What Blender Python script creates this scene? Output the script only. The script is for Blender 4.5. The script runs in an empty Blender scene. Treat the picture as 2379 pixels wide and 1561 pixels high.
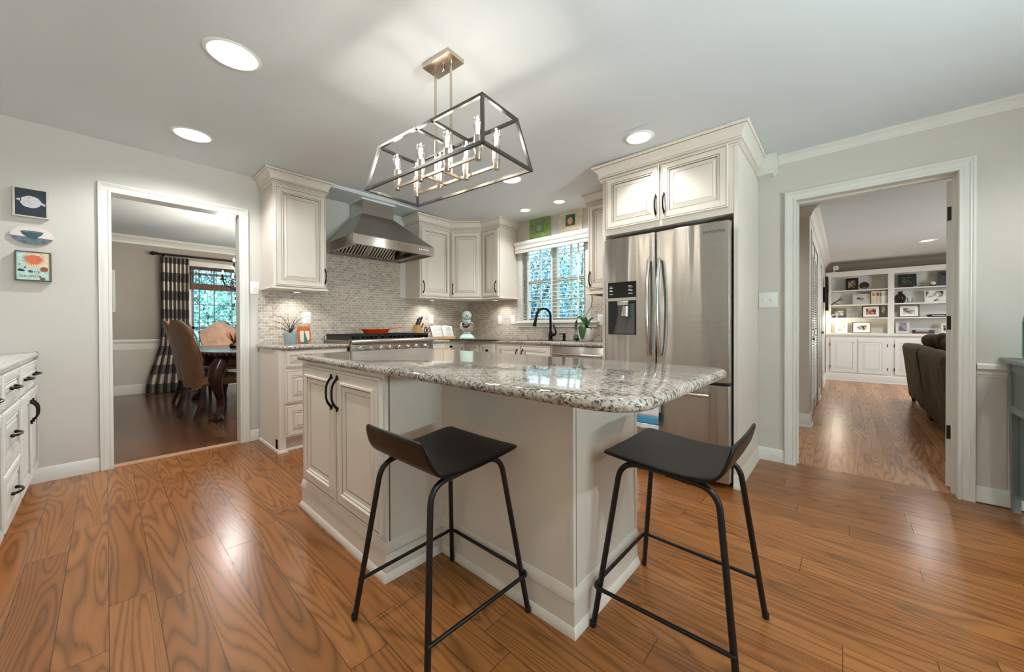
import bpy, bmesh, math, random
from math import sin, cos, pi, radians, sqrt, floor
from mathutils import Vector, Matrix

S = bpy.context.scene
COL = S.collection
random.seed(7)

# ------------------------------------------------------------------ camera
cam_data = bpy.data.cameras.new('camera')
cam_data.sensor_fit = 'HORIZONTAL'
cam_data.sensor_width = 36.0
cam_data.lens = 851.41 / 2379 * 36.0
cam_data.shift_x = 0.0
cam_data.shift_y = -(780.5 - 761.613) / 2379
cam_data.clip_start = 0.05
cam_data.clip_end = 200
cam = bpy.data.objects.new('camera', cam_data)
COL.objects.link(cam)
yaw, pit, rol = 0.836580546, 0.00664439664, -0.0035975683
_f = Vector((sin(yaw), cos(yaw), 0)); _r = Vector((cos(yaw), -sin(yaw), 0)); _u = Vector((0, 0, 1))
f2 = _f * cos(pit) - _u * sin(pit); u2 = _u * cos(pit) + _f * sin(pit)
r3 = _r * cos(rol) + u2 * sin(rol); u3 = -_r * sin(rol) + u2 * cos(rol)
cam.matrix_world = Matrix(((r3.x, u3.x, -f2.x, 0), (r3.y, u3.y, -f2.y, 0), (r3.z, u3.z, -f2.z, 1.065), (0, 0, 0, 1)))
S.camera = cam

# ------------------------------------------------------------------ world, daylight, exposure
S.view_settings.view_transform = 'Standard'
S.view_settings.look = 'None'
S.view_settings.gamma = 1.0
S.view_settings.use_curve_mapping = False
S.view_settings.exposure = 1.13
world = bpy.data.worlds.new('world'); S.world = world
world.use_nodes = True
bg = world.node_tree.nodes['Background']
bg.inputs[0].default_value = (0.72, 0.90, 1.0, 1)
bg.inputs[1].default_value = 3.0

def srgb(h):
    if isinstance(h, str):
        h = h.lstrip('#'); c = [int(h[i:i + 2], 16) / 255 for i in (0, 2, 4)]
    else:
        c = [v / 255 for v in h]
    return tuple(v / 12.92 if v <= 0.04045 else ((v + 0.055) / 1.055) ** 2.4 for v in c) + (1.0,)

def area_light(name, loc, rot, sx, sy, power, color):
    l = bpy.data.lights.new(name, 'AREA'); l.shape = 'RECTANGLE'; l.size = sx; l.size_y = sy
    l.energy = power; l.color = color
    o = bpy.data.objects.new(name, l); COL.objects.link(o); o.location = loc; o.rotation_euler = rot
    return o
# added fill lamps outside unseen openings, brightening kitchen, far room and dining room
# added lamp aimed up through the rear opening to brighten the ceiling
area_light('added_ceiling_fill', (1.1, -3.35, 0.75), (radians(90 + 38), 0, radians(14)), 1.5, 0.8, 330, (0.93, 1.0, 0.98))
area_light('added_far_room_fill', (6.25, -3.62, 1.3), (radians(90), 0, 0), 1.5, 1.5, 30, (1.0, .97, .92))  # added lamp to brighten the far room, its source is unseen
area_light('added_dining_fill', (3.98, 6.2, 1.4), (radians(90), 0, radians(90)), 1.2, 1.5, 18, (.9, .97, 1.0))  # added lamp to brighten the dining room from its unseen side
def portal(name, loc, rot, sx, sy):
    o = area_light(name, loc, rot, sx, sy, 1.0, (1, 1, 1)); o.data.cycles.is_portal = True
portal('sink_window_portal', (3.73, 2.60, 1.56), (radians(90), 0, radians(90)), 0.95, 0.95)
portal('rear_window_portal', (1.05, -2.62, 1.5), (radians(90), 0, 0), 0.9, 1.15)
portal('dining_window_portal', (1.75, 8.45, 1.27), (radians(90), 0, radians(180)), 1.9, 1.6)

def point_light(name, loc, power, color, radius, parent=None):
    l = bpy.data.lights.new(name, 'POINT'); l.energy = power; l.color = color; l.shadow_soft_size = radius
    o = bpy.data.objects.new(name, l); COL.objects.link(o); o.location = loc
    if parent: o.parent = parent
    return o

def spot_light(name, loc, rot, power, color, radius, angle, blend, parent=None):
    l = bpy.data.lights.new(name, 'SPOT'); l.energy = power; l.color = color; l.shadow_soft_size = radius
    l.spot_size = angle; l.spot_blend = blend
    o = bpy.data.objects.new(name, l); COL.objects.link(o); o.location = loc; o.rotation_euler = rot
    if parent: o.parent = parent
    return o

# ------------------------------------------------------------------ materials
class NT:
    def __init__(self, name):
        self.m = bpy.data.materials.new(name); self.m.use_nodes = True
        self.t = self.m.node_tree; self.b = self.t.nodes['Principled BSDF']
        self.out = self.t.nodes['Material Output']
    def n(self, typ, ins=None, **props):
        k = self.t.nodes.new(typ)
        for a, v in props.items(): setattr(k, a, v)
        for i, v in (ins or {}).items(): self.s(k.inputs[i], v)
        return k
    def s(self, sock, v):
        if isinstance(v, bpy.types.NodeSocket): self.t.links.new(v, sock)
        elif isinstance(v, bpy.types.Node): self.t.links.new(v.outputs[0], sock)
        else: sock.default_value = v
    def math(self, op, a, b=0.0, c=None):
        ins = {0: a, 1: b}
        if c is not None: ins[2] = c
        return self.n('ShaderNodeMath', ins, operation=op).outputs[0]
    def mix(self, fac, a, b):
        k = self.n('ShaderNodeMix', None, data_type='RGBA')
        self.s(k.inputs[0], fac); self.s(k.inputs[6], a); self.s(k.inputs[7], b)
        return k.outputs[2]
    def ramp(self, fac, stops, interp='LINEAR'):
        k = self.n('ShaderNodeValToRGB', {0: fac}); k.color_ramp.interpolation = interp
        e = k.color_ramp.elements
        while len(e) < len(stops): e.new(0.5)
        for i, (p, c) in enumerate(stops):
            e[i].position = p; e[i].color = c if len(c) == 4 else (*c, 1)
        return k.outputs[0]
    def set(self, **kw):
        names = dict(color='Base Color', rough='Roughness', metal='Metallic', spec='Specular IOR Level', aniso='Anisotropic',
                     coat='Coat Weight', coat_rough='Coat Roughness', emit='Emission Color', estr='Emission Strength',
                     trans='Transmission Weight', ior='IOR', normal='Normal', alpha='Alpha', sheen='Sheen Weight', tangent='Tangent')
        for k, v in kw.items(): self.s(self.b.inputs[names[k]], v)
        return self
    def bump(self, h, strength=0.2, dist=0.002):
        k = self.n('ShaderNodeBump', {'Strength': strength, 'Distance': dist, 'Height': h})
        self.s(self.b.inputs['Normal'], k.outputs[0]); return self

def plain(name, col, rough=0.5, metal=0.0, vary=0.04, scale=6.0, **kw):
    k = NT(name); c = srgb(col)
    if vary:
        tc = k.n('ShaderNodeTexCoord')
        nz = k.n('ShaderNodeTexNoise', {'Vector': tc.outputs['Object'], 'Scale': scale, 'Detail': 3.0})
        lo = tuple(v * (1 - vary) for v in c[:3]) + (1,); hi = tuple(min(1, v * (1 + vary)) for v in c[:3]) + (1,)
        k.set(color=k.ramp(nz.outputs[0], [(0.3, lo), (0.7, hi)]))
    else:
        k.set(color=c)
    k.set(rough=rough, metal=metal, **kw)
    return k.m

def glow(name, col, strength):
    k = NT(name); k.set(color=srgb(col), emit=srgb(col), estr=strength); return k.m

def clear_glass(name, tint=(1, 1, 1), gloss=0.06, refl=0.8):
    k = NT(name)
    fr = k.n('ShaderNodeFresnel', {'IOR': 1.45})
    tr = k.n('ShaderNodeBsdfTransparent', {'Color': (*tint, 1)})
    gl = k.n('ShaderNodeBsdfGlossy', {'Color': (1, 1, 1, 1), 'Roughness': gloss * 0.3})
    mx = k.n('ShaderNodeMixShader', {0: k.math('MULTIPLY', fr.outputs[0], refl), 1: tr.outputs[0], 2: gl.outputs[0]})
    k.t.links.new(mx.outputs[0], k.out.inputs[0]); return k.m

def wood_floor(name, axis, w, base, dark, light, rough=0.24, var=0.55):
    k = NT(name)
    tc = k.n('ShaderNodeTexCoord'); sp = k.n('ShaderNodeSeparateXYZ', {0: tc.outputs['Object']})
    x, y = (sp.outputs[0], sp.outputs[1]) if axis == 'Y' else (sp.outputs[1], sp.outputs[0])
    u = k.math('DIVIDE', x, w); row = k.math('FLOOR', u)
    wn = k.n('ShaderNodeTexWhiteNoise', {'W': row}, noise_dimensions='1D')
    v = k.math('MULTIPLY_ADD', y, 0.85, k.math('MULTIPLY', wn.outputs[0], 9.0)); colm = k.math('FLOOR', v)
    idv = k.n('ShaderNodeCombineXYZ', {0: row, 1: colm, 2: 3.0})
    pid = k.n('ShaderNodeTexWhiteNoise', {'Vector': idv.outputs[0]}, noise_dimensions='3D')
    fu = k.math('FRACT', u); fv = k.math('FRACT', v)
    eu = k.math('MINIMUM', fu, k.math('SUBTRACT', 1.0, fu)); ev = k.math('MINIMUM', fv, k.math('SUBTRACT', 1.0, fv))
    seam = k.math('MAXIMUM', k.math('LESS_THAN', eu, 0.0012 / w), k.math('LESS_THAN', ev, 0.0012))
    off = k.math('MULTIPLY', pid.outputs[0], 40.0)
    gv = k.n('ShaderNodeCombineXYZ', {0: k.math('MULTIPLY', x, 7.0), 1: k.math('MULTIPLY', y, 0.62), 2: off})
    g = k.n('ShaderNodeTexNoise', {'Vector': gv.outputs[0], 'Scale': 1.0, 'Detail': 1.2, 'Roughness': 0.45, 'Distortion': 0.35})
    ring = k.math('FRACT', k.math('MULTIPLY', g.outputs[0], 19.0))
    ring = k.math('POWER', k.math('ABSOLUTE', k.math('SUBTRACT', k.math('MULTIPLY', ring, 2.0), 1.0)), 2.2)
    fvv = k.n('ShaderNodeCombineXYZ', {0: k.math('MULTIPLY', x, 230.0), 1: k.math('MULTIPLY', y, 9.0), 2: off})
    fine = k.n('ShaderNodeTexNoise', {'Vector': fvv.outputs[0], 'Scale': 1.0, 'Detail': 3.0})
    cv = k.n('ShaderNodeTexNoise', {'Vector': tc.outputs['Object'], 'Scale': 0.9, 'Detail': 2.0})
    tone = k.math('ADD', k.math('MULTIPLY', pid.outputs[0], var), k.math('MULTIPLY', cv.outputs[0], 0.45))
    c0 = k.ramp(tone, [(0.15, srgb(dark)), (0.5, srgb(base)), (0.9, srgb(light))])
    dk = k.math('MULTIPLY', ring, k.math('MULTIPLY_ADD', fine.outputs[0], 0.55, 0.28))
    c1 = k.mix(k.math('MINIMUM', k.math('MULTIPLY', dk, 1.05), 1.0), c0, tuple(v * 0.30 for v in srgb(dark)[:3]) + (1,))
    fl = k.math('MULTIPLY', k.math('SUBTRACT', fine.outputs[0], 0.56), 2.2)
    c2 = k.mix(k.math('MAXIMUM', fl, 0.0), c1, tuple(v * 0.45 for v in srgb(base)[:3]) + (1,))
    c3 = k.mix(k.math('MULTIPLY', seam, 0.75), c2, srgb('#2c170b'))
    k.set(color=c3, rough=rough, spec=0.45)
    wv = k.n('ShaderNodeTexNoise', {'Vector': gv.outputs[0], 'Scale': 0.5, 'Detail': 1.0})
    h = k.math('SUBTRACT', k.math('MULTIPLY', wv.outputs[0], 0.6), k.math('MULTIPLY', seam, 0.5))
    k.bump(h, 0.12, 0.0010)
    return k.m

def granite(name, lightc, midc, darkc, amount=0.53):
    k = NT(name)
    tc = k.n('ShaderNodeTexCoord')
    mp = k.n('ShaderNodeMapping', {'Vector': tc.outputs['Object'], 'Scale': (1.0, 0.62, 0.62), 'Rotation': (0, 0, 0.6)})
    a = k.n('ShaderNodeTexNoise', {'Vector': mp.outputs[0], 'Scale': 105.0, 'Detail': 4.0, 'Roughness': 0.7})
    b = k.n('ShaderNodeTexNoise', {'Vector': mp.outputs[0], 'Scale': 150.0, 'Detail': 3.0, 'Roughness': 0.6, 'Distortion': 0.4})
    c = k.n('ShaderNodeTexNoise', {'Vector': mp.outputs[0], 'Scale': 11.0, 'Detail': 2.0})
    base = k.ramp(a.outputs[0], [(0.34, srgb(midc)), (0.52, srgb(lightc)), (0.75, tuple(min(1, v * 1.12) for v in srgb(lightc)[:3]) + (1,))])
    f = k.math('ADD', b.outputs[0], k.math('MULTIPLY', k.math('SUBTRACT', c.outputs[0], 0.5), 0.30))
    fl = k.ramp(f, [(amount, (0, 0, 0)), (amount + 0.05, (0.75, 0.75, 0.75)), (amount + 0.16, (1, 1, 1))])
    br = k.n('ShaderNodeTexNoise', {'Vector': mp.outputs[0], 'Scale': 45.0, 'Detail': 2.0})
    dk = k.ramp(br.outputs[0], [(0.4, srgb(darkc)), (0.62, srgb('#62503f'))])
    k.set(color=k.mix(fl, base, dk), rough=0.06, spec=0.6)
    return k.m

def brick_tile(name, axis):
    k = NT(name)
    tc = k.n('ShaderNodeTexCoord'); sp = k.n('ShaderNodeSeparateXYZ', {0: tc.outputs['Object']})
    v = k.n('ShaderNodeCombineXYZ', {0: sp.outputs[0 if axis == 'X' else 1], 1: sp.outputs[2], 2: 0.0})
    br = k.n('ShaderNodeTexBrick', {'Vector': v.outputs[0], 'Color1': srgb('#c6baac'), 'Color2': srgb('#a99c8e'), 'Mortar': srgb('#e4dbcc'),
             'Scale': 1.0, 'Mortar Size': 0.0019, 'Mortar Smooth': 0.15, 'Bias': 0.0, 'Brick Width': 0.052, 'Row Height': 0.0278}, offset=0.5)
    nz = k.n('ShaderNodeTexNoise', {'Vector': tc.outputs['Object'], 'Scale': 45.0, 'Detail': 3.0})
    nn = k.ramp(nz.outputs[0], [(0.3, (0.82, 0.82, 0.82)), (0.7, (1.08, 1.08, 1.08))])
    mul = k.n('ShaderNodeMix', None, data_type='RGBA', blend_type='MULTIPLY')
    mul.inputs[0].default_value = 1.0; k.s(mul.inputs[6], br.outputs[0]); k.s(mul.inputs[7], nn)
    k.set(color=mul.outputs[2], rough=0.38)
    k.bump(k.math('SUBTRACT', 1.0, br.outputs[1]), 0.35, 0.002)
    return k.m

def steel(name, col='#c6c1ba', rough=0.26, aniso=0.85, wob=0.12, fx=4.5):
    k = NT(name)
    tc = k.n('ShaderNodeTexCoord')
    mp = k.n('ShaderNodeMapping', {'Vector': tc.outputs['Object'], 'Scale': (2.0, 2.0, 320.0)})
    nz = k.n('ShaderNodeTexNoise', {'Vector': mp.outputs[0], 'Scale': 1.0, 'Detail': 2.0})
    mp2 = k.n('ShaderNodeMapping', {'Vector': tc.outputs['Object'], 'Scale': (fx, fx, 0.3)})
    nz2 = k.n('ShaderNodeTexNoise', {'Vector': mp2.outputs[0], 'Scale': 1.0, 'Detail': 0.6})
    k.set(color=k.ramp(nz.outputs[0], [(0.3, tuple(v * 0.9 for v in srgb(col)[:3]) + (1,)), (0.7, srgb(col))]), metal=1.0, rough=rough, aniso=aniso)
    tg = k.n('ShaderNodeTangent', None, direction_type='RADIAL', axis='Z')
    k.set(tangent=tg.outputs[0])
    k.b.inputs['Anisotropic Rotation'].default_value = 0.25
    k.bump(nz2.outputs[0], wob, 0.03)
    return k.m

def grain_paint(name, col, hi, rough=0.36, axis=(40, 4, 4), spec=0.35):
    k = NT(name); tc = k.n('ShaderNodeTexCoord')
    mp = k.n('ShaderNodeMapping', {'Vector': tc.outputs['Object'], 'Scale': axis})
    nz = k.n('ShaderNodeTexNoise', {'Vector': mp.outputs[0], 'Scale': 2.0, 'Detail': 4.0, 'Distortion': 0.4})
    k.set(color=k.ramp(nz.outputs[0], [(0.35, srgb(col)), (0.7, srgb(hi))]), rough=rough, spec=spec)
    k.bump(nz.outputs[0], 0.12, 0.001); return k.m

def leather(name, col, rough=0.42):
    k = NT(name); tc = k.n('ShaderNodeTexCoord')
    nz = k.n('ShaderNodeTexNoise', {'Vector': tc.outputs['Object'], 'Scale': 9.0, 'Detail': 5.0})
    c = srgb(col)
    k.set(color=k.ramp(nz.outputs[0], [(0.3, tuple(v * 0.75 for v in c[:3]) + (1,)), (0.7, tuple(min(1, v * 1.15) for v in c[:3]) + (1,))]), rough=rough)
    vz = k.n('ShaderNodeTexVoronoi', {'Vector': tc.outputs['Object'], 'Scale': 220.0})
    k.bump(vz.outputs[0], 0.1, 0.001); return k.m

def plaid(name):
    k = NT(name); tc = k.n('ShaderNodeTexCoord'); sp = k.n('ShaderNodeSeparateXYZ', {0: tc.outputs['UV']})
    a = k.math('LESS_THAN', k.math('FRACT', k.math('MULTIPLY', sp.outputs[0], 1.0)), 0.5)
    b = k.math('LESS_THAN', k.math('FRACT', k.math('MULTIPLY', sp.outputs[1], 1.0)), 0.5)
    s = k.math('MULTIPLY', k.math('ADD', a, b), 0.5)
    k.set(color=k.ramp(s, [(0.0, srgb('#d8ccba')), (0.3, srgb('#635b56')), (0.75, srgb('#1c1615'))], 'CONSTANT'), rough=0.8, sheen=0.2)
    return k.m

def photo_print(name, dark, light, seed, scale=14.0):
    k = NT(name); tc = k.n('ShaderNodeTexCoord')
    mp = k.n('ShaderNodeMapping', {'Vector': tc.outputs['Object'], 'Location': (seed, seed * 2, seed)})
    nz = k.n('ShaderNodeTexNoise', {'Vector': mp.outputs[0], 'Scale': scale, 'Detail': 3.0, 'Distortion': 0.8})
    k.set(color=k.ramp(nz.outputs[0], [(0.40, srgb(dark)), (0.56, srgb(light))]), rough=0.3); return k.m

M = dict(
    wall=plain('greige_wall_paint', '#d0cbc2', 0.7, vary=0.02, scale=2),
    wall_lower=plain('pale_grey_panel_paint', '#cfcac1', 0.5, vary=0.02),
    wall_dining=plain('taupe_dining_paint', '#a79f94', 0.7, vary=0.02),
    wall_far=plain('pale_far_room_paint', '#cfc8bb', 0.6, vary=0.02),
    wall_family=plain('taupe_family_paint', '#8f8474', 0.7, vary=0.03),
    ceiling=plain('matt_ceiling_paint', '#d8dddf', 0.85, vary=0.015, scale=1.2),
    trim=plain('white_trim_paint', '#e2e0d8', 0.35, vary=0.015),
    cream=plain('cream_cabinet_paint', '#e4dacd', 0.38, vary=0.025, scale=3),
    glaze=plain('brown_glaze_line', '#7c684f', 0.5, vary=0.1, scale=20),
    white_cab=plain('white_cabinet_paint', '#e6e6e1', 0.32, vary=0.02),
    grey_line=plain('grey_groove_line', '#aeaca5', 0.5, vary=0.1, scale=20),
    floor=wood_floor('oak_planks', 'Y', 0.125, '#a56a37', '#8a5427', '#b57c46', var=0.30),
    floor_dining=wood_floor('dark_oak_planks', 'Y', 0.10, '#6d4630', '#4f301f', '#7f563c', 0.19),
    floor_family=wood_floor('honey_oak_planks', 'X', 0.085, '#bf8558', '#a06a40', '#d19b6e', 0.26),
    granite=granite('speckled_granite', '#bdb4a9', '#8a8075', '#1f1815', 0.52),
    granite_pale=granite('pale_granite', '#d8d5cf', '#b9b4ac', '#77706a', 0.66),
    tile_x=brick_tile('brick_mosaic_tile', 'X'), tile_y=brick_tile('brick_mosaic_tile_return', 'Y'),
    steel=steel('brushed_steel'), steel_door=steel('brushed_steel_door', '#bdb8b1', 0.24, 0.97, 0.6, 8.0), steel_dark=steel('dark_brushed_steel', '#a8a199', 0.34, 0.5, 0.05),
    steel_plain=plain('polished_steel', '#cfcac4', 0.16, 1.0, vary=0),
    nickel=plain('brushed_nickel', '#cdc0b0', 0.26, 1.0, vary=0),
    frame_metal=plain('dark_pewter_metal', '#6a6865', 0.32, 1.0, vary=0),
    bronze=plain('oil_rubbed_bronze', '#1b1614', 0.35, 0.6, vary=0),
    iron=plain('black_cast_iron', '#131313', 0.55, vary=0.1),
    black=plain('matt_black', '#0d0d0d', 0.4, vary=0),
    black_gloss=plain('gloss_black_panel', '#0b0b0c', 0.12, vary=0),
    grey_plastic=plain('grey_plastic', '#5d5c5b', 0.35, vary=0),
    stool=grain_paint('black_stained_oak', '#070606', '#131211', 0.36, (4, 60, 4)),
    tube=plain('black_powder_coat', '#0a0a0a', 0.38, vary=0),
    white_plastic=plain('white_plastic', '#e9e9e6', 0.3, vary=0),
    lens=glow('lit_lens', '#fffdf6', 1.5),
    canwhite=plain('white_reflector', '#f2f2ee', 0.4, vary=0),
    filament=glow('glowing_filament', '#fff1d8', 40.0),
    bulb=clear_glass('bulb_glass'), pane=clear_glass('window_glass', (0.92, 0.98, 1.0), 0.05, 0.15),
    clear=clear_glass('clear_glass', (0.96, 0.98, 0.97)),
    green_glass=clear_glass('green_glass', (0.35, 0.66, 0.48)),
    blind=plain('white_blind_slat', '#e6e8e4', 0.4, vary=0),
    leaf=plain('dark_orchid_leaf', '#2f5a26', 0.35, vary=0.2, scale=12),
    stem=plain('dry_brown_stem', '#4a3d2b', 0.7, vary=0.2, scale=30),
    succ=plain('olive_plant', '#4d4f37', 0.7, vary=0.3, scale=40),
    pot_grey=plain('blue_grey_pot', '#9aa5a8', 0.5, vary=0.03), pot_white=plain('white_ceramic', '#e9e7e1', 0.25, vary=0.02),
    soil=plain('dark_soil', '#3b2d22', 0.9, vary=0.3, scale=60),
    orange=plain('flame_orange_enamel', '#d24a16', 0.22, vary=0.06, scale=9), orange_dark=plain('black_enamel_base', '#2a120a', 0.5, vary=0),
    orange_rim=plain('amber_enamel_rim', '#c9682f', 0.25, vary=0.05),
    beech=plain('beech_wood', '#cda36f', 0.5, vary=0.12, scale=18), redwood=plain('red_brown_wood', '#8e4a26', 0.5, vary=0.1),
    paper=plain('book_paper', '#efece4', 0.6, vary=0.02, scale=60), paper_ink=plain('printed_page', '#d8d5cd', 0.6, vary=0.12, scale=160),
    mint=plain('mint_enamel', '#bfdcd2', 0.2, vary=0.02), bowl=plain('bowl_steel', '#c8c5c0', 0.12, 1.0, vary=0),
    navy=plain('navy_paint', '#262f3d', 0.5, vary=0.15, scale=40), moon=plain('chalky_white_paint', '#c9c6c8', 0.6, vary=0.2, scale=70),
    pink=plain('pale_pink_paint', '#e8d8d2', 0.5, vary=0.03), slate=plain('slate_paint', '#67727c', 0.5, vary=0.35, scale=40),
    teal=plain('deep_teal_paint', '#32535b', 0.45, vary=0.3, scale=30), aqua=plain('aqua_paint', '#bcd8cf', 0.6, vary=0.12, scale=35),
    ochre=plain('cream_ochre_paint', '#e3d2b0', 0.6, vary=0.1, scale=35), coral=plain('coral_paint', '#d9714d', 0.5, vary=0.15, scale=40), rust=plain('rust_paint', '#8a4a2a', 0.5, vary=0.2, scale=50),
    frame_dark=plain('weathered_frame', '#5c564e', 0.6, vary=0.15, scale=40), frame_pale=plain('pale_frame', '#c9c5ba', 0.5, vary=0.08, scale=40),
    green_frame=plain('distressed_green_paint', '#86a257', 0.6, vary=0.25, scale=28), cream_frame=plain('distressed_cream_paint', '#dfd6bd', 0.6, vary=0.15, scale=28),
    apple=plain('green_apple_paint', '#9fb868', 0.4, vary=0.2, scale=30), peach=plain('peach_paint', '#e7ad8a', 0.4, vary=0.12, scale=30), canvas_mauve=plain('mauve_paint', '#7c8a8b', 0.5, vary=0.25, scale=40), canvas_green=plain('bottle_green_paint', '#31614a', 0.5, vary=0.2, scale=40),
    carrot=plain('burnt_orange_glaze', '#cf6a2b', 0.3, vary=0.3, scale=35), ceramic_green=plain('sea_green_glaze', '#3f7a67', 0.3, vary=0.1), ceramic_white=plain('ivory_glaze', '#e6e0d2', 0.3, vary=0.06, scale=30),
    towel=plain('white_towel', '#dfe3e4', 0.9, vary=0.05, scale=80), towel_blue=plain('blue_towel_stripe', '#4f9cc0', 0.9, vary=0.1, scale=80), towel_dark=plain('charcoal_towel_stripe', '#3a4148', 0.9, vary=0.1, scale=80),
    leather=leather('tan_brown_leather', '#8a6448'), leather_pale=leather('pale_tan_leather', '#b18a70', 0.5), mahogany=grain_paint('dark_mahogany', '#2a1510', '#43241a', 0.2, (6, 30, 6)),
    plaid=plaid('buffalo_plaid_cloth'), bamboo=plain('woven_bamboo', '#5b3628', 0.6, vary=0.35, scale=25),
    wrought=plain('wrought_iron', '#1c1714', 0.4, 0.5, vary=0),
    sofa=plain('olive_brown_velvet', '#5a4f3b', 0.9, vary=0.25, scale=9, spec=0.1), sofa_dark=plain('dark_brown_cushion_cloth', '#43382b', 0.9, vary=0.15, scale=9, spec=0.1), 
    table_grey=plain('slate_grey_paint', '#7c8486', 0.5, vary=0.06, scale=8), table_grey_dark=plain('grey_panel_paint', '#6a7376', 0.5, vary=0.08, scale=6),
    threshold=plain('pale_oak_threshold', '#b48a6c', 0.4, vary=0.1, scale=12),
)
# ------------------------------------------------------------------ mesh helpers
class MB:
    """collects faces of one mesh; each add_* takes a material slot index"""
    def __init__(self): self.v = []; self.f = []; self.mi = []; self.uv = {}
    def add(self, vs, fs, mi=0):
        n = len(self.v); self.v += [tuple(p) for p in vs]
        for f in fs: self.f.append(tuple(i + n for i in f)); self.mi.append(mi)
        return self
    def box(self, x0, x1, y0, y1, z0, z1, mi=0, b=0.0):
        if x0 > x1: x0, x1 = x1, x0
        if y0 > y1: y0, y1 = y1, y0
        if z0 > z1: z0, z1 = z1, z0
        b = min(b, (x1 - x0) * .45, (y1 - y0) * .45, (z1 - z0) * .45)
        if b <= 0:
            vs = [(x, y, z) for z in (z0, z1) for y in (y0, y1) for x in (x0, x1)]
            return self.add(vs, [(0, 2, 3, 1), (4, 5, 7, 6), (0, 1, 5, 4), (2, 6, 7, 3), (0, 4, 6, 2), (1, 3, 7, 5)], mi)
        bm = bmesh.new(); bmesh.ops.create_cube(bm, size=1.0)
        for q in bm.verts: q.co = Vector((x0 + (q.co.x + .5) * (x1 - x0), y0 + (q.co.y + .5) * (y1 - y0), z0 + (q.co.z + .5) * (z1 - z0)))
        bmesh.ops.bevel(bm, geom=bm.edges[:], offset=b, segments=2, affect='EDGES', profile=0.5)
        return self.addbm(bm, mi)
    def addbm(self, bm, mi=0):
        bm.verts.index_update()
        self.add([q.co for q in bm.verts], [[q.index for q in f.verts] for f in bm.faces], mi); bm.free(); return self
    def lathe(self, prof, c=(0, 0, 0), seg=24, mi=0, axis='z', sx=1.0, sy=1.0):
        vs = []; fs = []; m = len(prof)
        for k in range(seg):
            a = 2 * pi * k / seg
            for r, h in prof:
                p = (r * cos(a) * sx, r * sin(a) * sy, h)
                if axis == 'y': p = (p[0], -p[2], p[1])
                if axis == 'x': p = (p[2], p[0], p[1])
                vs.append((c[0] + p[0], c[1] + p[1], c[2] + p[2]))
        for k in range(seg):
            n = (k + 1) % seg
            for j in range(m - 1):
                q = [k * m + j, n * m + j, n * m + j + 1, k * m + j + 1]
                if prof[j][0] < 1e-6: q = [k * m + j, n * m + j + 1, k * m + j + 1]
                elif prof[j + 1][0] < 1e-6: q = [k * m + j, n * m + j, k * m + j + 1]
                fs.append(q)
        return self.add(vs, fs, mi)
    def cyl(self, p0, p1, r, mi=0, seg=16, r1=None):
        return self.tube([p0, p1], [r, r if r1 is None else r1], seg, mi)
    def tube(self, path, r, seg=12, mi=0, flat=None):
        P = [Vector(p) for p in path]; n = len(P)
        R = list(r) if isinstance(r, (list, tuple)) else [r] * n
        T = [(P[min(i + 1, n - 1)] - P[max(i - 1, 0)]).normalized() for i in range(n)]
        up = Vector((0, 0, 1)) if abs(T[0].z) < 0.9 else Vector((1, 0, 0))
        a = (up - T[0] * up.dot(T[0])).normalized(); vs = []; fs = []
        for i in range(n):
            a = (a - T[i] * a.dot(T[i])).normalized(); b = T[i].cross(a)
            for k in range(seg):
                t = 2 * pi * k / seg
                vs.append(P[i] + (a * cos(t) + b * sin(t) * (flat or 1.0)) * R[i])
        for i in range(n - 1):
            for k in range(seg):
                q = (k + 1) % seg
                fs.append((i * seg + k, i * seg + q, (i + 1) * seg + q, (i + 1) * seg + k))
        fs.append(tuple(range(seg - 1, -1, -1))); fs.append(tuple((n - 1) * seg + k for k in range(seg)))
        return self.add(vs, fs, mi)
    def ball(self, c, r, mi=0, seg=16, sx=1, sy=1, sz=1):
        pr = [(r * sin(pi * i / 10), -r * cos(pi * i / 10) * sz) for i in range(11)]
        pr[0] = (0, pr[0][1]); pr[-1] = (0, pr[-1][1])
        return self.lathe(pr, c, seg, mi, 'z', sx, sy)
    def prism(self, pts, z0, z1, mi=0):
        n = len(pts)
        vs = [(x, y, z0) for x, y in pts] + [(x, y, z1) for x, y in pts]
        fs = [tuple(range(n - 1, -1, -1)), tuple(range(n, 2 * n))] + [(i, (i + 1) % n, n + (i + 1) % n, n + i) for i in range(n)]
        return self.add(vs, fs, mi)
    def plate(self, pts, y0, y1, mi=0):
        """outline in x,z (seen from -y, anticlockwise) with thickness y0 (front) .. y1"""
        n = len(pts)
        vs = [(x, y0, z) for x, z in pts] + [(x, y1, z) for x, z in pts]
        fs = [tuple(range(n)), tuple(range(2 * n - 1, n - 1, -1))] + [(i, n + i, n + (i + 1) % n, (i + 1) % n) for i in range(n)]
        return self.add(vs, fs, mi)
    def sweep(self, path, prof, side=1, closed=False, mi=0, mis=None):
        """prof: list of (out, z); out goes to the right of travel when side=1"""
        P = [Vector((p[0], p[1])) for p in path]; n = len(P); D = []
        for i in range(n if closed else n - 1): D.append((P[(i + 1) % n] - P[i]).normalized())
        nrm = lambda d: Vector((d.y, -d.x)) * side
        vs = []; m = len(prof)
        for i in range(n):
            if closed: d0, d1 = D[i - 1], D[i]
            else: d0, d1 = D[max(i - 1, 0)], D[min(i, n - 2)]
            a, b = nrm(d0), nrm(d1); k = (a + b); k = k / max(k.dot(a), 1e-4) if k.length > 1e-6 else a
            for o, z in prof: vs.append((P[i].x + k.x * o, P[i].y + k.y * o, z))
        base = len(self.v); self.v += vs
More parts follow.
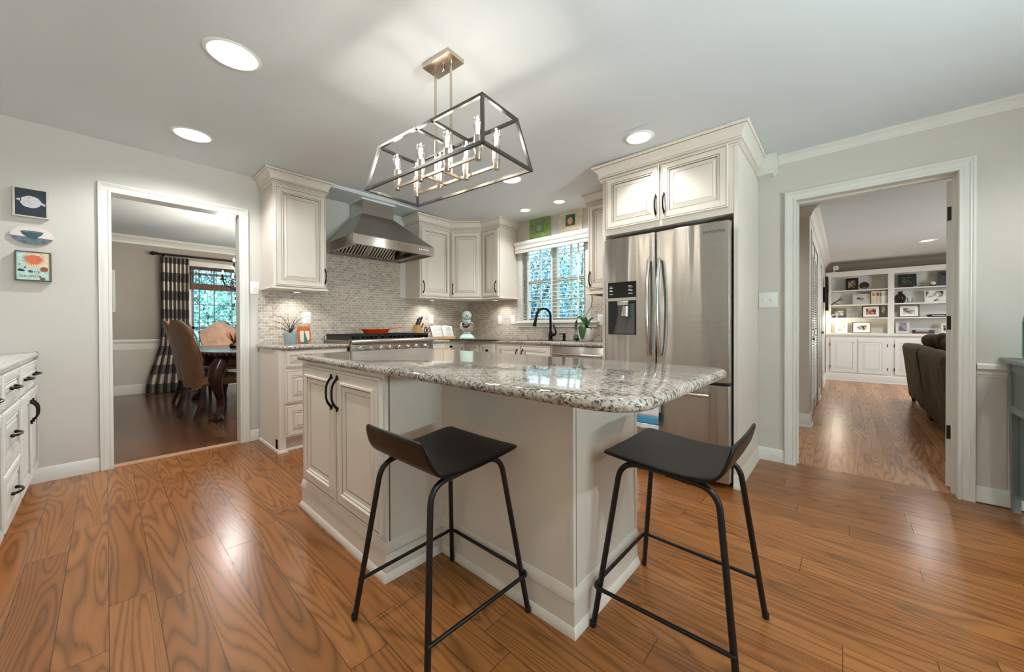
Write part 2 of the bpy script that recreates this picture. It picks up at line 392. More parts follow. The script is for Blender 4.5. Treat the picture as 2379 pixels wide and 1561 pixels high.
        for i in range(n if closed else n - 1):
            j = (i + 1) % n
            for q in range(m - 1):
                f = (base + i * m + q, base + j * m + q, base + j * m + q + 1, base + i * m + q + 1)
                self.f.append(f if side == 1 else f[::-1]); self.mi.append(mis[q] if mis else mi)
        if not closed:
            self.f.append(tuple(base + q for q in range(m))); self.mi.append(mi)
            self.f.append(tuple(base + (n - 1) * m + q for q in range(m - 1, -1, -1))); self.mi.append(mi)
        return self
    def grid(self, P, mi=0, uv=None, thick=0.0):
        """P: rows of points -> sheet; with thick: closed slab along +normal"""
        r, c = len(P), len(P[0]); base = len(self.v)
        for row in P: self.v += [tuple(p) for p in row]
        for i in range(r - 1):
            for j in range(c - 1):
                f = (base + i * c + j, base + i * c + j + 1, base + (i + 1) * c + j + 1, base + (i + 1) * c + j)
                if uv: self.uv[len(self.f)] = [uv[i][j], uv[i][j + 1], uv[i + 1][j + 1], uv[i + 1][j]]
                self.f.append(f); self.mi.append(mi)
        return self
    def build(self, name, mats, parent=None, smooth=True, label=None, bevel=0.0, sub=0, solid=0.0, angle=0.6):
        me = bpy.data.meshes.new(name)
        me.from_pydata(self.v, [], self.f); me.validate(clean_customdata=False)
        for m in (mats if isinstance(mats, (list, tuple)) else [mats]): me.materials.append(m)
        if len(me.polygons) == len(self.mi):
            me.polygons.foreach_set('material_index', self.mi)
        if self.uv and len(me.polygons) == len(self.f):
            ul = me.uv_layers.new(name='UVMap')
            for pi_, uvs in self.uv.items():
                for li, u in zip(me.polygons[pi_].loop_indices, uvs): ul.data[li].uv = u
        bm = bmesh.new(); bm.from_mesh(me); bmesh.ops.recalc_face_normals(bm, faces=bm.faces[:]); bm.to_mesh(me); bm.free()
        if smooth:
            me.polygons.foreach_set('use_smooth', [True] * len(me.polygons)); me.set_sharp_from_angle(angle=angle)
        o = bpy.data.objects.new(name, me); COL.objects.link(o)
        if parent: o.parent = parent
        if label: o['label'] = label
        if bevel:
            k = o.modifiers.new('bevel', 'BEVEL'); k.width = bevel; k.segments = 2; k.limit_method = 'ANGLE'
        if solid:
            k = o.modifiers.new('solid', 'SOLIDIFY'); k.thickness = solid; k.offset = 0
        if sub:
            k = o.modifiers.new('sub', 'SUBSURF'); k.levels = sub; k.render_levels = sub
        return o

def tag(o, label, cat, group=None, kind=None):
    o['label'] = label; o['category'] = cat
    if group: o['group'] = group
    if kind: o['kind'] = kind
    return o
def thing(name, label, cat, loc=(0, 0, 0), rotz=0.0, group=None):
    o = bpy.data.objects.new(name, None); o.empty_display_size = 0.1; COL.objects.link(o)
    o.location = loc; o.rotation_euler = (0, 0, rotz)
    return tag(o, label, cat, group)
def struct(o):
    o['kind'] = 'structure'; return o
def copy_tree(o, parent=None):
    c = o.copy(); COL.objects.link(c)
    if parent: c.parent = parent
    for ch in list(o.children):
        if ch.type != 'LIGHT': copy_tree(ch, c)
    return c

def arc(cx, cy, r, a0, a1, n=8):
    return [(cx + r * cos(a0 + (a1 - a0) * i / n), cy + r * sin(a0 + (a1 - a0) * i / n)) for i in range(n + 1)]
def round_poly(pts, rad, n=8):
    """anticlockwise polygon with each corner rounded by rad[i]"""
    out = []; m = len(pts)
    for i in range(m):
        p = Vector(pts[i]); a = (Vector(pts[i - 1]) - p); b = (Vector(pts[(i + 1) % m]) - p); r = rad[i] if isinstance(rad, (list, tuple)) else rad
        if r <= 0: out.append(tuple(p)); continue
        a.normalize(); b.normalize(); ang = a.angle(b); d = r / math.tan(ang / 2)
        c = p + (a + b).normalized() * (r / sin(ang / 2)); s = p + a * d; e = p + b * d
        a0 = math.atan2(s.y - c.y, s.x - c.x); a1 = math.atan2(e.y - c.y, e.x - c.x)
        while a1 - a0 > pi: a1 -= 2 * pi
        while a1 - a0 < -pi: a1 += 2 * pi
        out += arc(c.x, c.y, r, a0, a1, n)
    return out
def rrect(x0, x1, z0, z1, r, n=5):
    return round_poly([(x0, z0), (x1, z0), (x1, z1), (x0, z1)], r, n)
def offset_poly(pts, d):
    """inset an anticlockwise polygon by d"""
    n = len(pts); out = []
    for i in range(n):
        p = Vector(pts[i]); e0 = (p - Vector(pts[i - 1])); e1 = (Vector(pts[(i + 1) % n]) - p)
        if e0.length < 1e-7 or e1.length < 1e-7: out.append(tuple(p)); continue
        e0.normalize(); e1.normalize()
        a = Vector((-e0.y, e0.x)); b = Vector((-e1.y, e1.x)); k = a + b; k = k / max(k.dot(a), 0.2)
        out.append((p.x + k.x * d, p.y + k.y * d))
    return out
def slab(mb, pts, z0, z1, mi=0, r=None):
    """worktop with a full bullnose edge from an anticlockwise outline"""
    h = (z1 - z0) / 2; r = h * 0.95 if r is None else r; n = len(pts); rings = []
    for k in range(9):
        t = -pi / 2 + pi * k / 8
        rings.append((r * (1 - cos(t)), z0 + h + h * sin(t)))
    base = len(mb.v)
    for ins, z in rings: mb.v += [(x, y, z) for x, y in offset_poly(pts, ins)]
    for k in range(8):
        for i in range(n):
            j = (i + 1) % n
            mb.f.append((base + k * n + i, base + k * n + j, base + (k + 1) * n + j, base + (k + 1) * n + i)); mb.mi.append(mi)
    mb.f.append(tuple(base + i for i in range(n - 1, -1, -1))); mb.mi.append(mi)
    mb.f.append(tuple(base + 8 * n + i for i in range(n))); mb.mi.append(mi)
    return mb

def smoothstep(t): t = max(0.0, min(1.0, t)); return t * t * (3 - 2 * t)
def ceil_z(x, y):
    """the old plaster ceiling sags a little towards the family room"""
    return 2.35 + 0.107 * max(0.0, min(1.0, (y - 1.0) / 2.8)) * (1 - 0.5 * max(0.0, min(1.0, (x - 2.0) / 1.0)))

# panelled door: rings (inset, depth behind the face, material 0 paint / 1 glaze)
RAISED = [(0.0, 0.019), (0.0, 0.003), (0.003, 0.0), (0.009, 0.0), (0.0115, 0.0025, 1), (0.014, 0.0), (0.047, 0.0), (0.049, 0.004, 1), (0.0545, 0.0045), (0.060, 0.0015), (0.063, 0.009, 1), (0.067, 0.009), (0.090, 0.003), (0.0925, 0.0035, 1)]
FLATP = [(0.0, 0.019), (0.0, 0.003), (0.003, 0.0), (0.010, 0.0), (0.0125, 0.0025, 1), (0.015, 0.0), (0.052, 0.0), (0.054, -0.005), (0.062, -0.006), (0.068, 0.002), (0.071, 0.003, 1), (0.078, 0.009), (0.096, 0.0095), (0.0985, 0.011, 1), (0.1005, 0.0095)]
def panel(mb, x0, x1, z0, z1, y=0.0, rings=RAISED, scale=1.0):
    w, h = x1 - x0, z1 - z0; s = min(scale, (min(w, h) / 2 - 0.008) / rings[-1][0])
    base = len(mb.v); n = 4
    for rg in rings:
        i = rg[0] * s; d = rg[1]
        mb.v += [(x0 + i, y + d, z0 + i), (x1 - i, y + d, z0 + i), (x1 - i, y + d, z1 - i), (x0 + i, y + d, z1 - i)]
    for k in range(len(rings) - 1):
        g = 1 if (len(rings[k + 1]) > 2) else 0
        for i in range(4):
            j = (i + 1) % 4
            mb.f.append((base + k * n + i, base + k * n + j, base + (k + 1) * n + j, base + (k + 1) * n + i)); mb.mi.append(g)
    k = len(rings) - 1
    mb.f.append(tuple(base + k * n + i for i in range(4))); mb.mi.append(0)
    mb.f.append((base + 3, base + 2, base + 1, base)); mb.mi.append(0)
    return mb
def pull(c, length, vertical=True, out=0.028, r=0.0052):
    """arched bar pull; c is the centre on the door face (face at c.y, outwards -y)"""
    mb = MB(); L = length / 2; pts = []; rad = []
    for i in range(13):
        t = -1 + 2 * i / 12
        d = out * (1 - abs(t) ** 3.0) + 0.002; a = t * L
        pts.append((c[0], c[1] - d, c[2] + a) if vertical else (c[0] + a, c[1] - d, c[2])); rad.append(r * (1.25 - 0.35 * (1 - abs(t)) if abs(t) > .6 else 1.0))
    mb.tube(pts, rad, 10)
    for s in (-1, 1):
        q = (c[0], c[1], c[2] + s * L * .97) if vertical else (c[0] + s * L * .97, c[1], c[2])
        mb.ball((q[0], q[1] - .004, q[2]), r * 1.7, seg=10)
        e = (q[0], q[1] - .006, q[2] + s * .012) if vertical else (q[0] + s * .012, q[1] - .006, q[2])
        mb.ball(e, r * 1.0, seg=8)
    return mb
def knob(c, r=0.014):
    mb = MB(); mb.lathe([(0.0, 0.0), (r * .9, 0.0), (r * .9, .003), (r * .45, .006), (r * .45, .014), (r, .018), (r * 1.02, .023), (r * .6, .028), (0, .029)], c, 14, axis='y'); return mb
CREAM = [M['cream'], M['glaze']]
WHITE = [M['white_cab'], M['grey_line']]
def crown_profile(h, out, top):
    """cabinet crown: stepped beads then a cove to the ceiling; z counted up from top-h"""
    b = top - h; s = out / .066
    f = [(0, 0), (.010, 0), (.012, .04), (.012, .07), (.005, .09), (.014, .12), (.018, .15), (.018, .19), (.010, .215), (.020, .24), (.026, .27), (.026, .32), (.019, .345), (.022, .37),
         (.0235, .47), (.028, .58), (.036, .69), (.047, .78), (.056, .83), (.056, .86), (.060, .87), (.063, .90), (.066, .94), (.066, 1), (0, 1)]
    return [(o * s, b + h * z) for o, z in f]
CROWN_MI = [0, 0, 0, 1, 0, 0, 0, 1, 0, 0, 0, 1, 0, 0, 0, 0, 0, 0, 1, 0, 0, 0, 0, 0]
def sroot(name):
    o = bpy.data.objects.new(name, None); o.empty_display_size = .1; COL.objects.link(o); o['kind'] = 'structure'; return o
# ------------------------------------------------------------------ the room shell
YA, XB, XW = 4.09, 3.485, 3.60
CX0, RY0 = -0.95, -2.6                     # left and rear walls
def boxes(name, lst, mat, **kw):
    mb = MB()
    for q in lst: mb.box(*q)
    return struct(mb.build(name, mat, smooth=False, **kw))
boxes('floor', [(-1.07, 3.55, -2.72, 4.125, -0.06, 0)], M['floor'])
boxes('floor_dining', [(-1.4, 4.0, 4.125, 8.43, -0.06, -0.001)], M['floor_dining'])
boxes('floor_family', [(3.55, 9.9, -3.6, 2.0, -0.06, -0.001)], M['floor_family'])
boxes('trim_threshold', [(0.033, 0.817, 4.075, 4.155, -0.01, 0.009)], M['threshold'], bevel=0.004)
HW = 2.62
boxes('wall_back', [(-1.07, 0.020, YA, 4.21, 0, HW), (0.830, 3.72, YA, 4.21, 0, HW), (0.020, 0.830, YA, 4.21, 2.088, HW)], M['wall'])
boxes('wall_window', [(XW, 3.72, 0.52, 2.13, 0, HW), (XW, 3.72, 3.065, YA, 0, HW), (XW, 3.72, 2.13, 3.065, 0, 1.10), (XW, 3.72, 2.13, 3.065, 2.06, HW)], M['wall'])
boxes('wall_right', [(XB, 3.62, -2.72, -0.534, 0, HW), (XB, 3.62, 0.274, 0.52, 0, HW), (XB, 3.62, -0.534, 0.274, 2.01, HW)], M['wall'])
boxes('wall_left', [(-1.07, CX0, -2.72, YA, 0, HW)], M['wall'])
boxes('wall_rear', [(CX0, .6, -2.72, RY0, 0, HW), (1.5, XB, -2.72, RY0, 0, HW), (.6, 1.5, -2.72, RY0, 0, 0.9), (.6, 1.5, -2.72, RY0, 2.1, HW)], M['wall'])
# sagging ceiling with round holes for the recessed lights
DL = [(0.427, 2.22, .097, .118), (0.427, 3.466, .097, .118), (2.457, 1.037, .079, .098), (2.457, 2.22, .079, .098), (3.21, 2.22, .052, .066), (3.21, 2.687, .052, .066), (0.427, -1.0, .097, .118), (2.457, -1.0, .079, .098)]
hx = {0.427: .15, 2.457: .13, 3.21: .09}; hy = {-1.0: .15, 1.037: .13, 2.22: .15, 2.687: .09, 3.466: .15}
xs = sorted({-1.07, -.5, 0.9, 1.3, 1.7, 2.05, 2.8, 3.0, 3.45, 3.72} | {c + s * h for c, h in hx.items() for s in (-1, 1)})
ys = sorted({-2.72, -1.6, -.2, 0.2, 0.7, 1.35, 1.7, 3.0, 3.7, 3.85, 4.12} | {c + s * h for c, h in hy.items() for s in (-1, 1)})
mb = MB(); holes = {}
for l in DL: holes[(l[0], l[1])] = l
for i in range(len(xs) - 1):
    for j in range(len(ys) - 1):
        x0, x1, y0, y1 = xs[i], xs[i + 1], ys[j], ys[j + 1]; mx, my = (x0 + x1) / 2, (y0 + y1) / 2
        l = next((h for h in DL if abs(h[0] - mx) < .01 and abs(h[1] - my) < .01), None)
        if not l:
            mb.add([(x, y, ceil_z(x, y)) for x, y in ((x0, y0), (x0, y1), (x1, y1), (x1, y0))], [(0, 1, 2, 3)]); continue
        vs = []
        angs = sorted([2 * pi * k / 32 for k in range(32)] + [math.atan2(q * (y1 - y0), p * (x1 - x0)) % (2 * pi) for p in (1, -1) for q in (1, -1)])
        for a in angs:
            ca, sa = cos(a), sin(a); t = min((x1 - x0) / 2 / max(abs(ca), 1e-6), (y1 - y0) / 2 / max(abs(sa), 1e-6))
            for r in (l[2] + .006, t): vs.append((mx + ca * r, my + sa * r, ceil_z(mx + ca * r, my + sa * r)))
        n = 2 * len(angs); mb.add(vs, [(2 * k, (2 * k + 2) % n, (2 * k + 3) % n, 2 * k + 1) for k in range(len(angs))])
ce = mb.build('ceiling', M['ceiling'], angle=3.0)
bm = bmesh.new(); bm.from_mesh(ce.data); bmesh.ops.remove_doubles(bm, verts=bm.verts[:], dist=0.0005)
bmesh.ops.recalc_face_normals(bm, faces=bm.faces[:]); bm.to_mesh(ce.data); bm.free(); struct(ce)
boxes('ceiling_dining', [(-1.4, 4.0, 4.21, 8.43, 2.49, 2.6)], M['ceiling'])
boxes('ceiling_family', [(3.62, 9.9, -3.6, 2.0, 2.262, 2.4)], M['ceiling'])
boxes('sky_block_lid', [(-1.07, 3.72, -2.72, 4.21, 2.62, 2.70)], M['ceiling'])  # unseen lid added over the kitchen to block sky light
# casings
CAS = [(0.0, 0.0), (0.0, .013), (.004, .017), (.016, .017), (.019, .013), (.040, .017), (.046, .022), (.052, .020), (.056, .024), (.067, .024), (.069, .020), (.069, 0.0)]
def casing(name, plane, pos, a0, a1, zt, mat, sgn=-1, w=1.0):
    mb = MB(); L = []
    for d, p in CAS:
        d *= w; line = [(a0 - d, 0), (a0 - d, zt + d), (a1 + d, zt + d), (a1 + d, 0)]
        L.append([(a, pos + sgn * p, z) if plane == 'y' else (pos + sgn * p, a, z) for a, z in line])
    mb.grid(L); return struct(mb.build(name, mat, angle=0.5))
casing('trim_1', 'y', YA, 0.033, 0.817, 2.073, M['trim'])
boxes('door_1', [(0.020, 0.033, YA - .002, 4.215, 0, 2.073), (0.817, 0.830, YA - .002, 4.215, 0, 2.073), (0.020, 0.830, YA - .002, 4.215, 2.073, 2.088)], M['trim'])
casing('trim_2', 'x', XB, -0.521, 0.261, 1.995, M['trim'])
d2 = boxes('door_2', [(XB - .002, 3.63, -0.534, -0.521, 0, 1.995), (XB - .002, 3.63, 0.261, 0.274, 0, 1.995), (XB - .002, 3.63, -0.534, 0.274, 1.995, 2.01),
                      (3.545, 3.585, -0.521, -0.509, 0, 1.985), (3.545, 3.585, 0.249, 0.261, 0, 1.985), (3.545, 3.585, -0.521, 0.261, 1.983, 1.995)], M['trim'])
# the door itself stands open into the far room; its hinged edge faces the kitchen
_a = radians(-11); _d = Vector((cos(_a), sin(_a))); _n = Vector((-sin(_a), cos(_a)))
def leafbox(mb, s0, s1, n0, n1, z0, z1, mi=0):
    q = [Vector((3.644, -.531)) + _d * s + _n * k for s, k in ((s0, n0), (s1, n0), (s1, n1), (s0, n1))]
    mb.add([(p.x, p.y, z) for z in (z0, z1) for p in q], [(0, 3, 2, 1), (4, 5, 6, 7), (0, 1, 5, 4), (1, 2, 6, 5), (2, 3, 7, 6), (3, 0, 4, 7)], mi)
mb = MB(); leafbox(mb, 0, .765, 0, .035, .012, 1.985); leaf_ = mb.build('door_leaf', M['trim'], d2, smooth=False, bevel=.002)
for z in (1.775, 1.072, 0.365):
    mb = MB(); leafbox(mb, -.002, .001, .001, .031, z - .044, z + .044); mb.cyl((3.640, -.535, z - .046), (3.640, -.535, z + .046), .006, seg=10)
    mb.build('hinge', M['black'], leaf_, label='black door hinge')

# baseboards, crown and wainscot
BASE = [(0, 0), (.014, 0), (.014, .076), (.011, .083), (.008, .094), (.004, .098), (0, .098)]
def run(name, path, prof, mat, side=1):
    mb = MB(); mb.sweep(path, prof, side); return struct(mb.build(name, mat, angle=0.5))
run('baseboard_back', [(-0.36, YA), (-0.037, YA)], BASE, M['trim'])
run('baseboard_back', [(0.887, YA), (0.962, YA)], BASE, M['trim'])
run('baseboard_right', [(XB, 0.498), (XB, 0.332)], BASE, M['trim'], 1)
run('baseboard_right', [(XB, -0.592), (XB, -2.6)], [(p[0], p[1] + .006) for p in BASE], M['trim'], 1)
CR = [(0.0, -.062), (.006, -.062), (.008, -.054), (.012, -.050), (.016, -.034), (.030, -.018), (.044, -.012), (.046, -.006), (.054, -.004), (.054, 0.004), (0, .004)]
run('trim_3', [(XB, 0.37), (XB, -2.6)], [(o, z + 2.352) for o, z in CR], M['trim'], 1)
mb = MB(); mb.prism([(XB - .125, .372), (XB, .372), (XB, .497), (XB - .125, .497)], 2.24, 2.352)
p0 = [(XB - .125, .372), (XB, .372), (XB, .497), (XB - .125, .497)]; p1 = [(XB - .100, .397), (XB, .397), (XB, .497), (XB - .100, .497)]
mb.add([(x, y, 2.24) for x, y in p0] + [(x, y, 2.212) for x, y in p1], [(0, 1, 5, 4), (1, 2, 6, 5), (2, 3, 7, 6), (3, 0, 4, 7), (4, 5, 6, 7)])
struct(mb.build('trim_corner_block', M['trim'], smooth=False))
mb = MB(); y = -0.592
while y > -2.55:
    mb.box(XB - .007, XB + .001, max(y - .112, -2.6), y - .0025, .09, .785); y -= .1145
mb.box(XB - .003, XB + .001, -2.6, -.592, .09, .785)
struct(mb.build('wall_right_wainscot', M['wall_lower'], smooth=False, bevel=.001))
run('trim_chair_rail', [(XB, -0.592), (XB, -2.6)], [(0, .752), (.010, .752), (.011, .762), (.016, .766), (.016, .772), (.018, .786), (.028, .794), (.032, .800), (.032, .822), (.026, .830), (0, .832)], M['trim'], 1)
# tiled backsplashes
boxes('wall_back_tile', [(0.962, 1.55, YA - .009, YA, 0.89, 1.412), (1.55, 2.45, YA - .009, YA, 0.86, 1.875), (2.45, XW, YA - .009, YA, 0.89, 1.42)], M['tile_x'])
boxes('wall_window_tile', [(XW - .009, XW, 3.142, YA - .009, 0.89, 1.42), (XW - .009, XW, 1.97, 3.142, 0.89, 1.06), (XW - .009, XW, 1.45, 1.97, 0.89, 1.42), (XW - .009, XW, 1.97, 2.055, 1.112, 1.42)], M['tile_y'])
# soffit over the range with its small front moulding
mb = MB(); mb.box(1.44, 2.52, 3.715, YA, 2.425, 2.50); mb.sweep([(1.44, 3.715), (2.52, 3.715)], [(0, 2.425), (.008, 2.425), (.010, 2.432), (.020, 2.440), (.024, 2.452), (0, 2.452)], 1)
struct(mb.build('trim_soffit', M['ceiling'], smooth=False))

# unseen rear window (behind the camera), added and placed to let light in
w = sroot('added_window'); f = MB()
for k in range(3): f.box(0.6 + .45 * k - .03, 0.6 + .45 * k + .03, -2.68, -2.64, .9, 2.1)
for z in (.9, 1.5, 2.1): f.box(.6, 1.5, -2.68, -2.64, z - .03, z + .03)
f.build('window_frame', M['trim'], w, smooth=False)
f = MB(); f.box(.6, 1.5, -2.665, -2.66, .9, 2.1); f.build('window_pane', M['pane'], w, smooth=False)

# kitchen window
w1 = sroot('window_1')
mb = MB()
for y0, y1 in ((2.055, 2.130), (3.065, 3.140)): mb.box(XW - .018, XW + .002, y0, y1, 1.09, 2.06, b=.003)
mb.box(XW - .050, XW + .06, 1.965, 3.150, 1.088, 1.112, b=.006); mb.box(XW - .022, XW, 1.985, 3.135, 1.040, 1.088, b=.005)
mb.box(XW, 3.72, 2.13, 2.142, 1.11, 2.06); mb.box(XW, 3.72, 3.053, 3.065, 1.11, 2.06)
mb.build('window_casing', M['trim'], w1, bevel=.002)
mb = MB()
for a, b in ((2.142, 2.185), (2.555, 2.640), (3.010, 3.053)): mb.box(3.64, 3.70, a, b, 1.112, 2.06)
for a, b in ((2.185, 2.555), (2.640, 3.010)):
    mb.box(3.645, 3.695, a, b, 1.112, 1.150); mb.box(3.645, 3.695, a, b, 1.590, 1.628); mb.box(3.645, 3.695, a, b, 2.02, 2.06)
    m = (a + b) / 2; mb.box(3.66, 3.685, m - .010, m + .010, 1.15, 1.59); mb.box(3.66, 3.685, a, b, 1.365, 1.383); mb.box(3.66, 3.685, m - .010, m + .010, 1.628, 2.02)
mb.build('window_sash', M['trim'], w1, smooth=False)
mb = MB(); mb.box(3.672, 3.676, 2.15, 3.05, 1.115, 2.06); mb.build('window_pane', M['pane'], w1, smooth=False)

# dining room shell
YD = 8.307
boxes('wall_dining_back', [(-1.4, 0.985, YD, 8.43, 0, 2.6), (2.55, 4.0, YD, 8.43, 0, 2.6), (0.985, 2.55, YD, 8.43, 0, 0.45), (0.985, 2.55, YD, 8.43, 2.10, 2.6)], M['wall_dining'])
boxes('wall_dining_left', [(-1.4, -1.28, 4.21, YD, 0, 2.6)], M['wall_dining'])
boxes('wall_dining_right', [(3.88, 4.0, 4.21, 5.6, 0, 2.6), (3.88, 4.0, 6.8, YD, 0, 2.6), (3.88, 4.0, 5.6, 6.8, 0, .6), (3.88, 4.0, 5.6, 6.8, 2.2, 2.6)], M['wall_dining'])  # opening added for the dining fill lamp outside
boxes('wall_dining_front', [(-1.28, 0.02, 4.21, 4.222, 0, 2.49), (0.83, 3.88, 4.21, 4.222, 0, 2.49), (0.02, 0.83, 4.21, 4.222, 2.09, 2.49)], M['wall_dining'])
BASE2 = [(0, 0), (.016, 0), (.016, .130), (.012, .142), (.006, .156), (0, .160)]
run('baseboard_dining', [(-1.28, YD), (3.88, YD)], BASE2, M['trim'])
mb = MB(); mb.box(-1.28, 0.91, YD - .006, YD, .155, .84); mb.box(2.64, 3.88, YD - .006, YD, .155, .84); struct(mb.build('wall_dining_wainscot', M['wall_lower'], smooth=False))
run('trim_dining_chair_rail', [(-1.28, YD), (0.91, YD)], [(0, .69), (.010, .69), (.014, .70), (.014, .715), (.008, .722), (.008, .80), (.014, .806), (.022, .822), (.030, .835), (.030, .852), (.020, .862), (0, .864)], M['trim'])
run('trim_dining_crown', [(-1.28, YD), (3.88, YD)], [(0, 2.375), (.010, 2.375), (.014, 2.390), (.014, 2.40), (.03, 2.425), (.06, 2.455), (.078, 2.462), (.082, 2.475), (.10, 2.48), (.10, 2.492), (0, 2.492)], M['trim'])
w2 = sroot('window_2')
mb = MB()
for a, b in ((.905, .985), (2.55, 2.63)): mb.box(a, b, YD - .022, YD + .002, .40, 2.19, b=.004)
mb.box(.905, 2.63, YD - .024, YD + .002, 2.10, 2.19, b=.006); mb.box(.88, 2.66, YD - .06, YD + .05, .42, .452, b=.006)
mb.build('window_casing', M['trim'], w2)
mb = MB()
for x in (.985, 1.75, 2.51): mb.box(x, x + .04, 8.345, 8.385, .45, 2.1)
for z in (.45, 1.02, 2.06): mb.box(.985, 2.55, 8.345, 8.385, z, z + .04)
for x in (1.09, 1.295, 1.55, 1.95, 2.2, 2.40): mb.box(x, x + .014, 8.355, 8.375, .45, 2.1)
for z in (.81, 1.13, 1.44, 1.76): mb.box(.985, 2.55, 8.355, 8.375, z, z + .012)
mb.build('window_sash', M['slate'], w2, smooth=False)
mb = MB(); mb.box(.985, 2.55, 8.362, 8.366, .45, 2.1); mb.build('window_pane', M['pane'], w2, smooth=False)

# family room shell
XF = 9.62
boxes('wall_family_back', [(XF, 9.9, -3.6, 2.0, 0, 2.4)], M['wall_family'])
boxes('wall_family_left', [(4.85, 5.16, .255, .36, 0, 2.4), (6.47, 7.12, .255, .36, 0, 2.4), (7.92, XF, .255, .36, 0, 2.4), (5.16, 6.47, .255, .36, 2.0, 2.4), (7.12, 7.92, .255, .36, 2.0, 2.4), (4.85, 4.97, .36, 2.0, 0, 2.4), (4.97, 8.0, .95, 1.05, 0, 2.4)], M['wall_far'])
boxes('wall_family_right', [(3.62, 5.5, -3.6, -3.5, 0, 2.4), (7.0, XF, -3.6, -3.5, 0, 2.4), (5.5, 7.0, -3.6, -3.5, 0, .5), (5.5, 7.0, -3.6, -3.5, 2.1, 2.4)], M['wall_family'])  # opening added to let in the far room fill lamp
boxes('wall_hall_end', [(3.62, 4.97, 1.9, 2.0, 0, 2.4)], M['wall_family'])
boxes('wall_family_front', [(3.62, 3.632, -3.5, -.54, 0, 2.262), (3.62, 3.632, .28, 1.9, 0, 2.262), (3.62, 3.632, -.54, .28, 2.02, 2.262)], M['wall_family'])
BASE3 = [(0, 0), (.022, 0), (.022, .018), (.014, .024), (.014, .104), (.010, .112), (.010, .122), (.004, .136), (0, .138)]
run('baseboard_family', [(4.85, 1.9), (4.85, .255), (5.08, .255)], BASE3, M['trim'], 1)
run('baseboard_family', [(6.56, .255), (7.04, .255)], BASE3, M['trim'], 1)
run('baseboard_family', [(8.0, .255), (9.31, .255)], BASE3, M['trim'], 1)
CR2 = [(o * 1.5, z * 1.5) for o, z in CR]
run('trim_family_crown', [(4.85, 1.9), (4.85, .255), (XF, .255)], [(o, z + 2.262) for o, z in CR2], M['trim'], 1)
run('trim_family_crown_back', [(XF, .255), (XF, -3.5)], [(o, z + 2.262) for o, z in CR2], M['wall_family'], 1)
casing('trim_4', 'y', .255, 5.16, 6.47, 2.0, M['trim'], -.5, 1.2)
casing('trim_5', 'y', .255, 7.12, 7.92, 2.0, M['trim'], -.5, 1.2)
# louvred closet door and the panelled door beyond it
d3 = sroot('door_3')
for k in range(2):
    x0 = 5.17 + k * .65; x1 = x0 + .64; mb = MB()
    for a, b in ((x0, x0 + .06), (x1 - .06, x1)): mb.box(a, b, .258, .288, .015, 1.985)
    for a, b in ((.015, .16), (.93, 1.0), (1.87, 1.985)): mb.box(x0, x1, .258, .288, a, b)
    z = .175
    while z < 1.86:
        if not .90 < z < 1.01: mb.add([(x0 + .05, .257, z), (x1 - .05, .257, z), (x1 - .05, .287, z + .024), (x0 + .05, .287, z + .024), (x0 + .05, .257, z + .006), (x1 - .05, .257, z + .006), (x1 - .05, .287, z + .030), (x0 + .05, .287, z + .030)],
                                      [(0, 1, 2, 3), (4, 7, 6, 5), (0, 4, 5, 1), (2, 6, 7, 3)])
        z += .030
    mb.build('louvre_leaf', M['trim'], d3, smooth=False)
knob((5.28, .258, .90), .018).build('door_knob', M['black'], d3)
d4 = sroot('door_4'); mb = MB(); mb.box(7.13, 7.91, .266, .305, .01, 1.99)
for a in (0, 1):
    for z0, z1 in ((.2, .85), (1.0, 1.85)): panel(mb, 7.22 + a * .33, 7.49 + a * .33, z0, z1, .259, RAISED)
mb.build('door_leaf', [M['trim'], M['grey_line']], d4, smooth=False)
knob((7.84, .259, .93), .026).build('door_knob', M['black'], d4)
# ------------------------------------------------------------------ fitted kitchen
R_WALL, R_WIN, R_LEFT = 0.0, radians(-90), radians(90)
def door(t, x0, x1, z0, z1, handle=None, mats=CREAM, rings=RAISED, name='door', hl=.125, hname='handle', y=-.020, hlabel=None):
    mb = MB(); panel(mb, x0, x1, z0, z1, y, rings); d = mb.build(name, mats, t, smooth=False)
    if handle:
        kind, hx_, hz_ = handle
        if kind == 'v': pull((hx_, y, hz_), hl).build(hname, M['bronze'], d)
        if kind == 'h': pull((hx_, y, hz_), hl, False).build(hname, M['bronze'], d)
        if kind == 'k': knob((hx_, y, hz_)).build('knob', M['bronze'], d)
    return d
GROUP_UP = 'cream wall cabinets'; GROUP_BASE = 'cream base cabinets'
def puck(x, y, z, name='cabinet_light', label='', power=6.5, tilt=0.0, rz=0.0):
    t = thing('cabinet_light', label, 'light', (x, y, z), 0, 'lights under the wall cabinets')
    mb = MB(); mb.lathe([(0, .0), (.034, 0), (.036, -.003), (.036, -.012), (.028, -.014), (.027, -.010), (0, -.010)], seg=20); mb.build('housing', M['white_plastic'], t)
    mb = MB(); mb.lathe([(0, -.0115), (.026, -.0115), (.026, -.0105), (0, -.0105)], seg=20); mb.build('lens', M['lens'], t)
    spot_light('puck_light', (0, 0, -.018), (tilt, 0, rz), power, (1, .98, .92), .02, radians(150), .8, t)

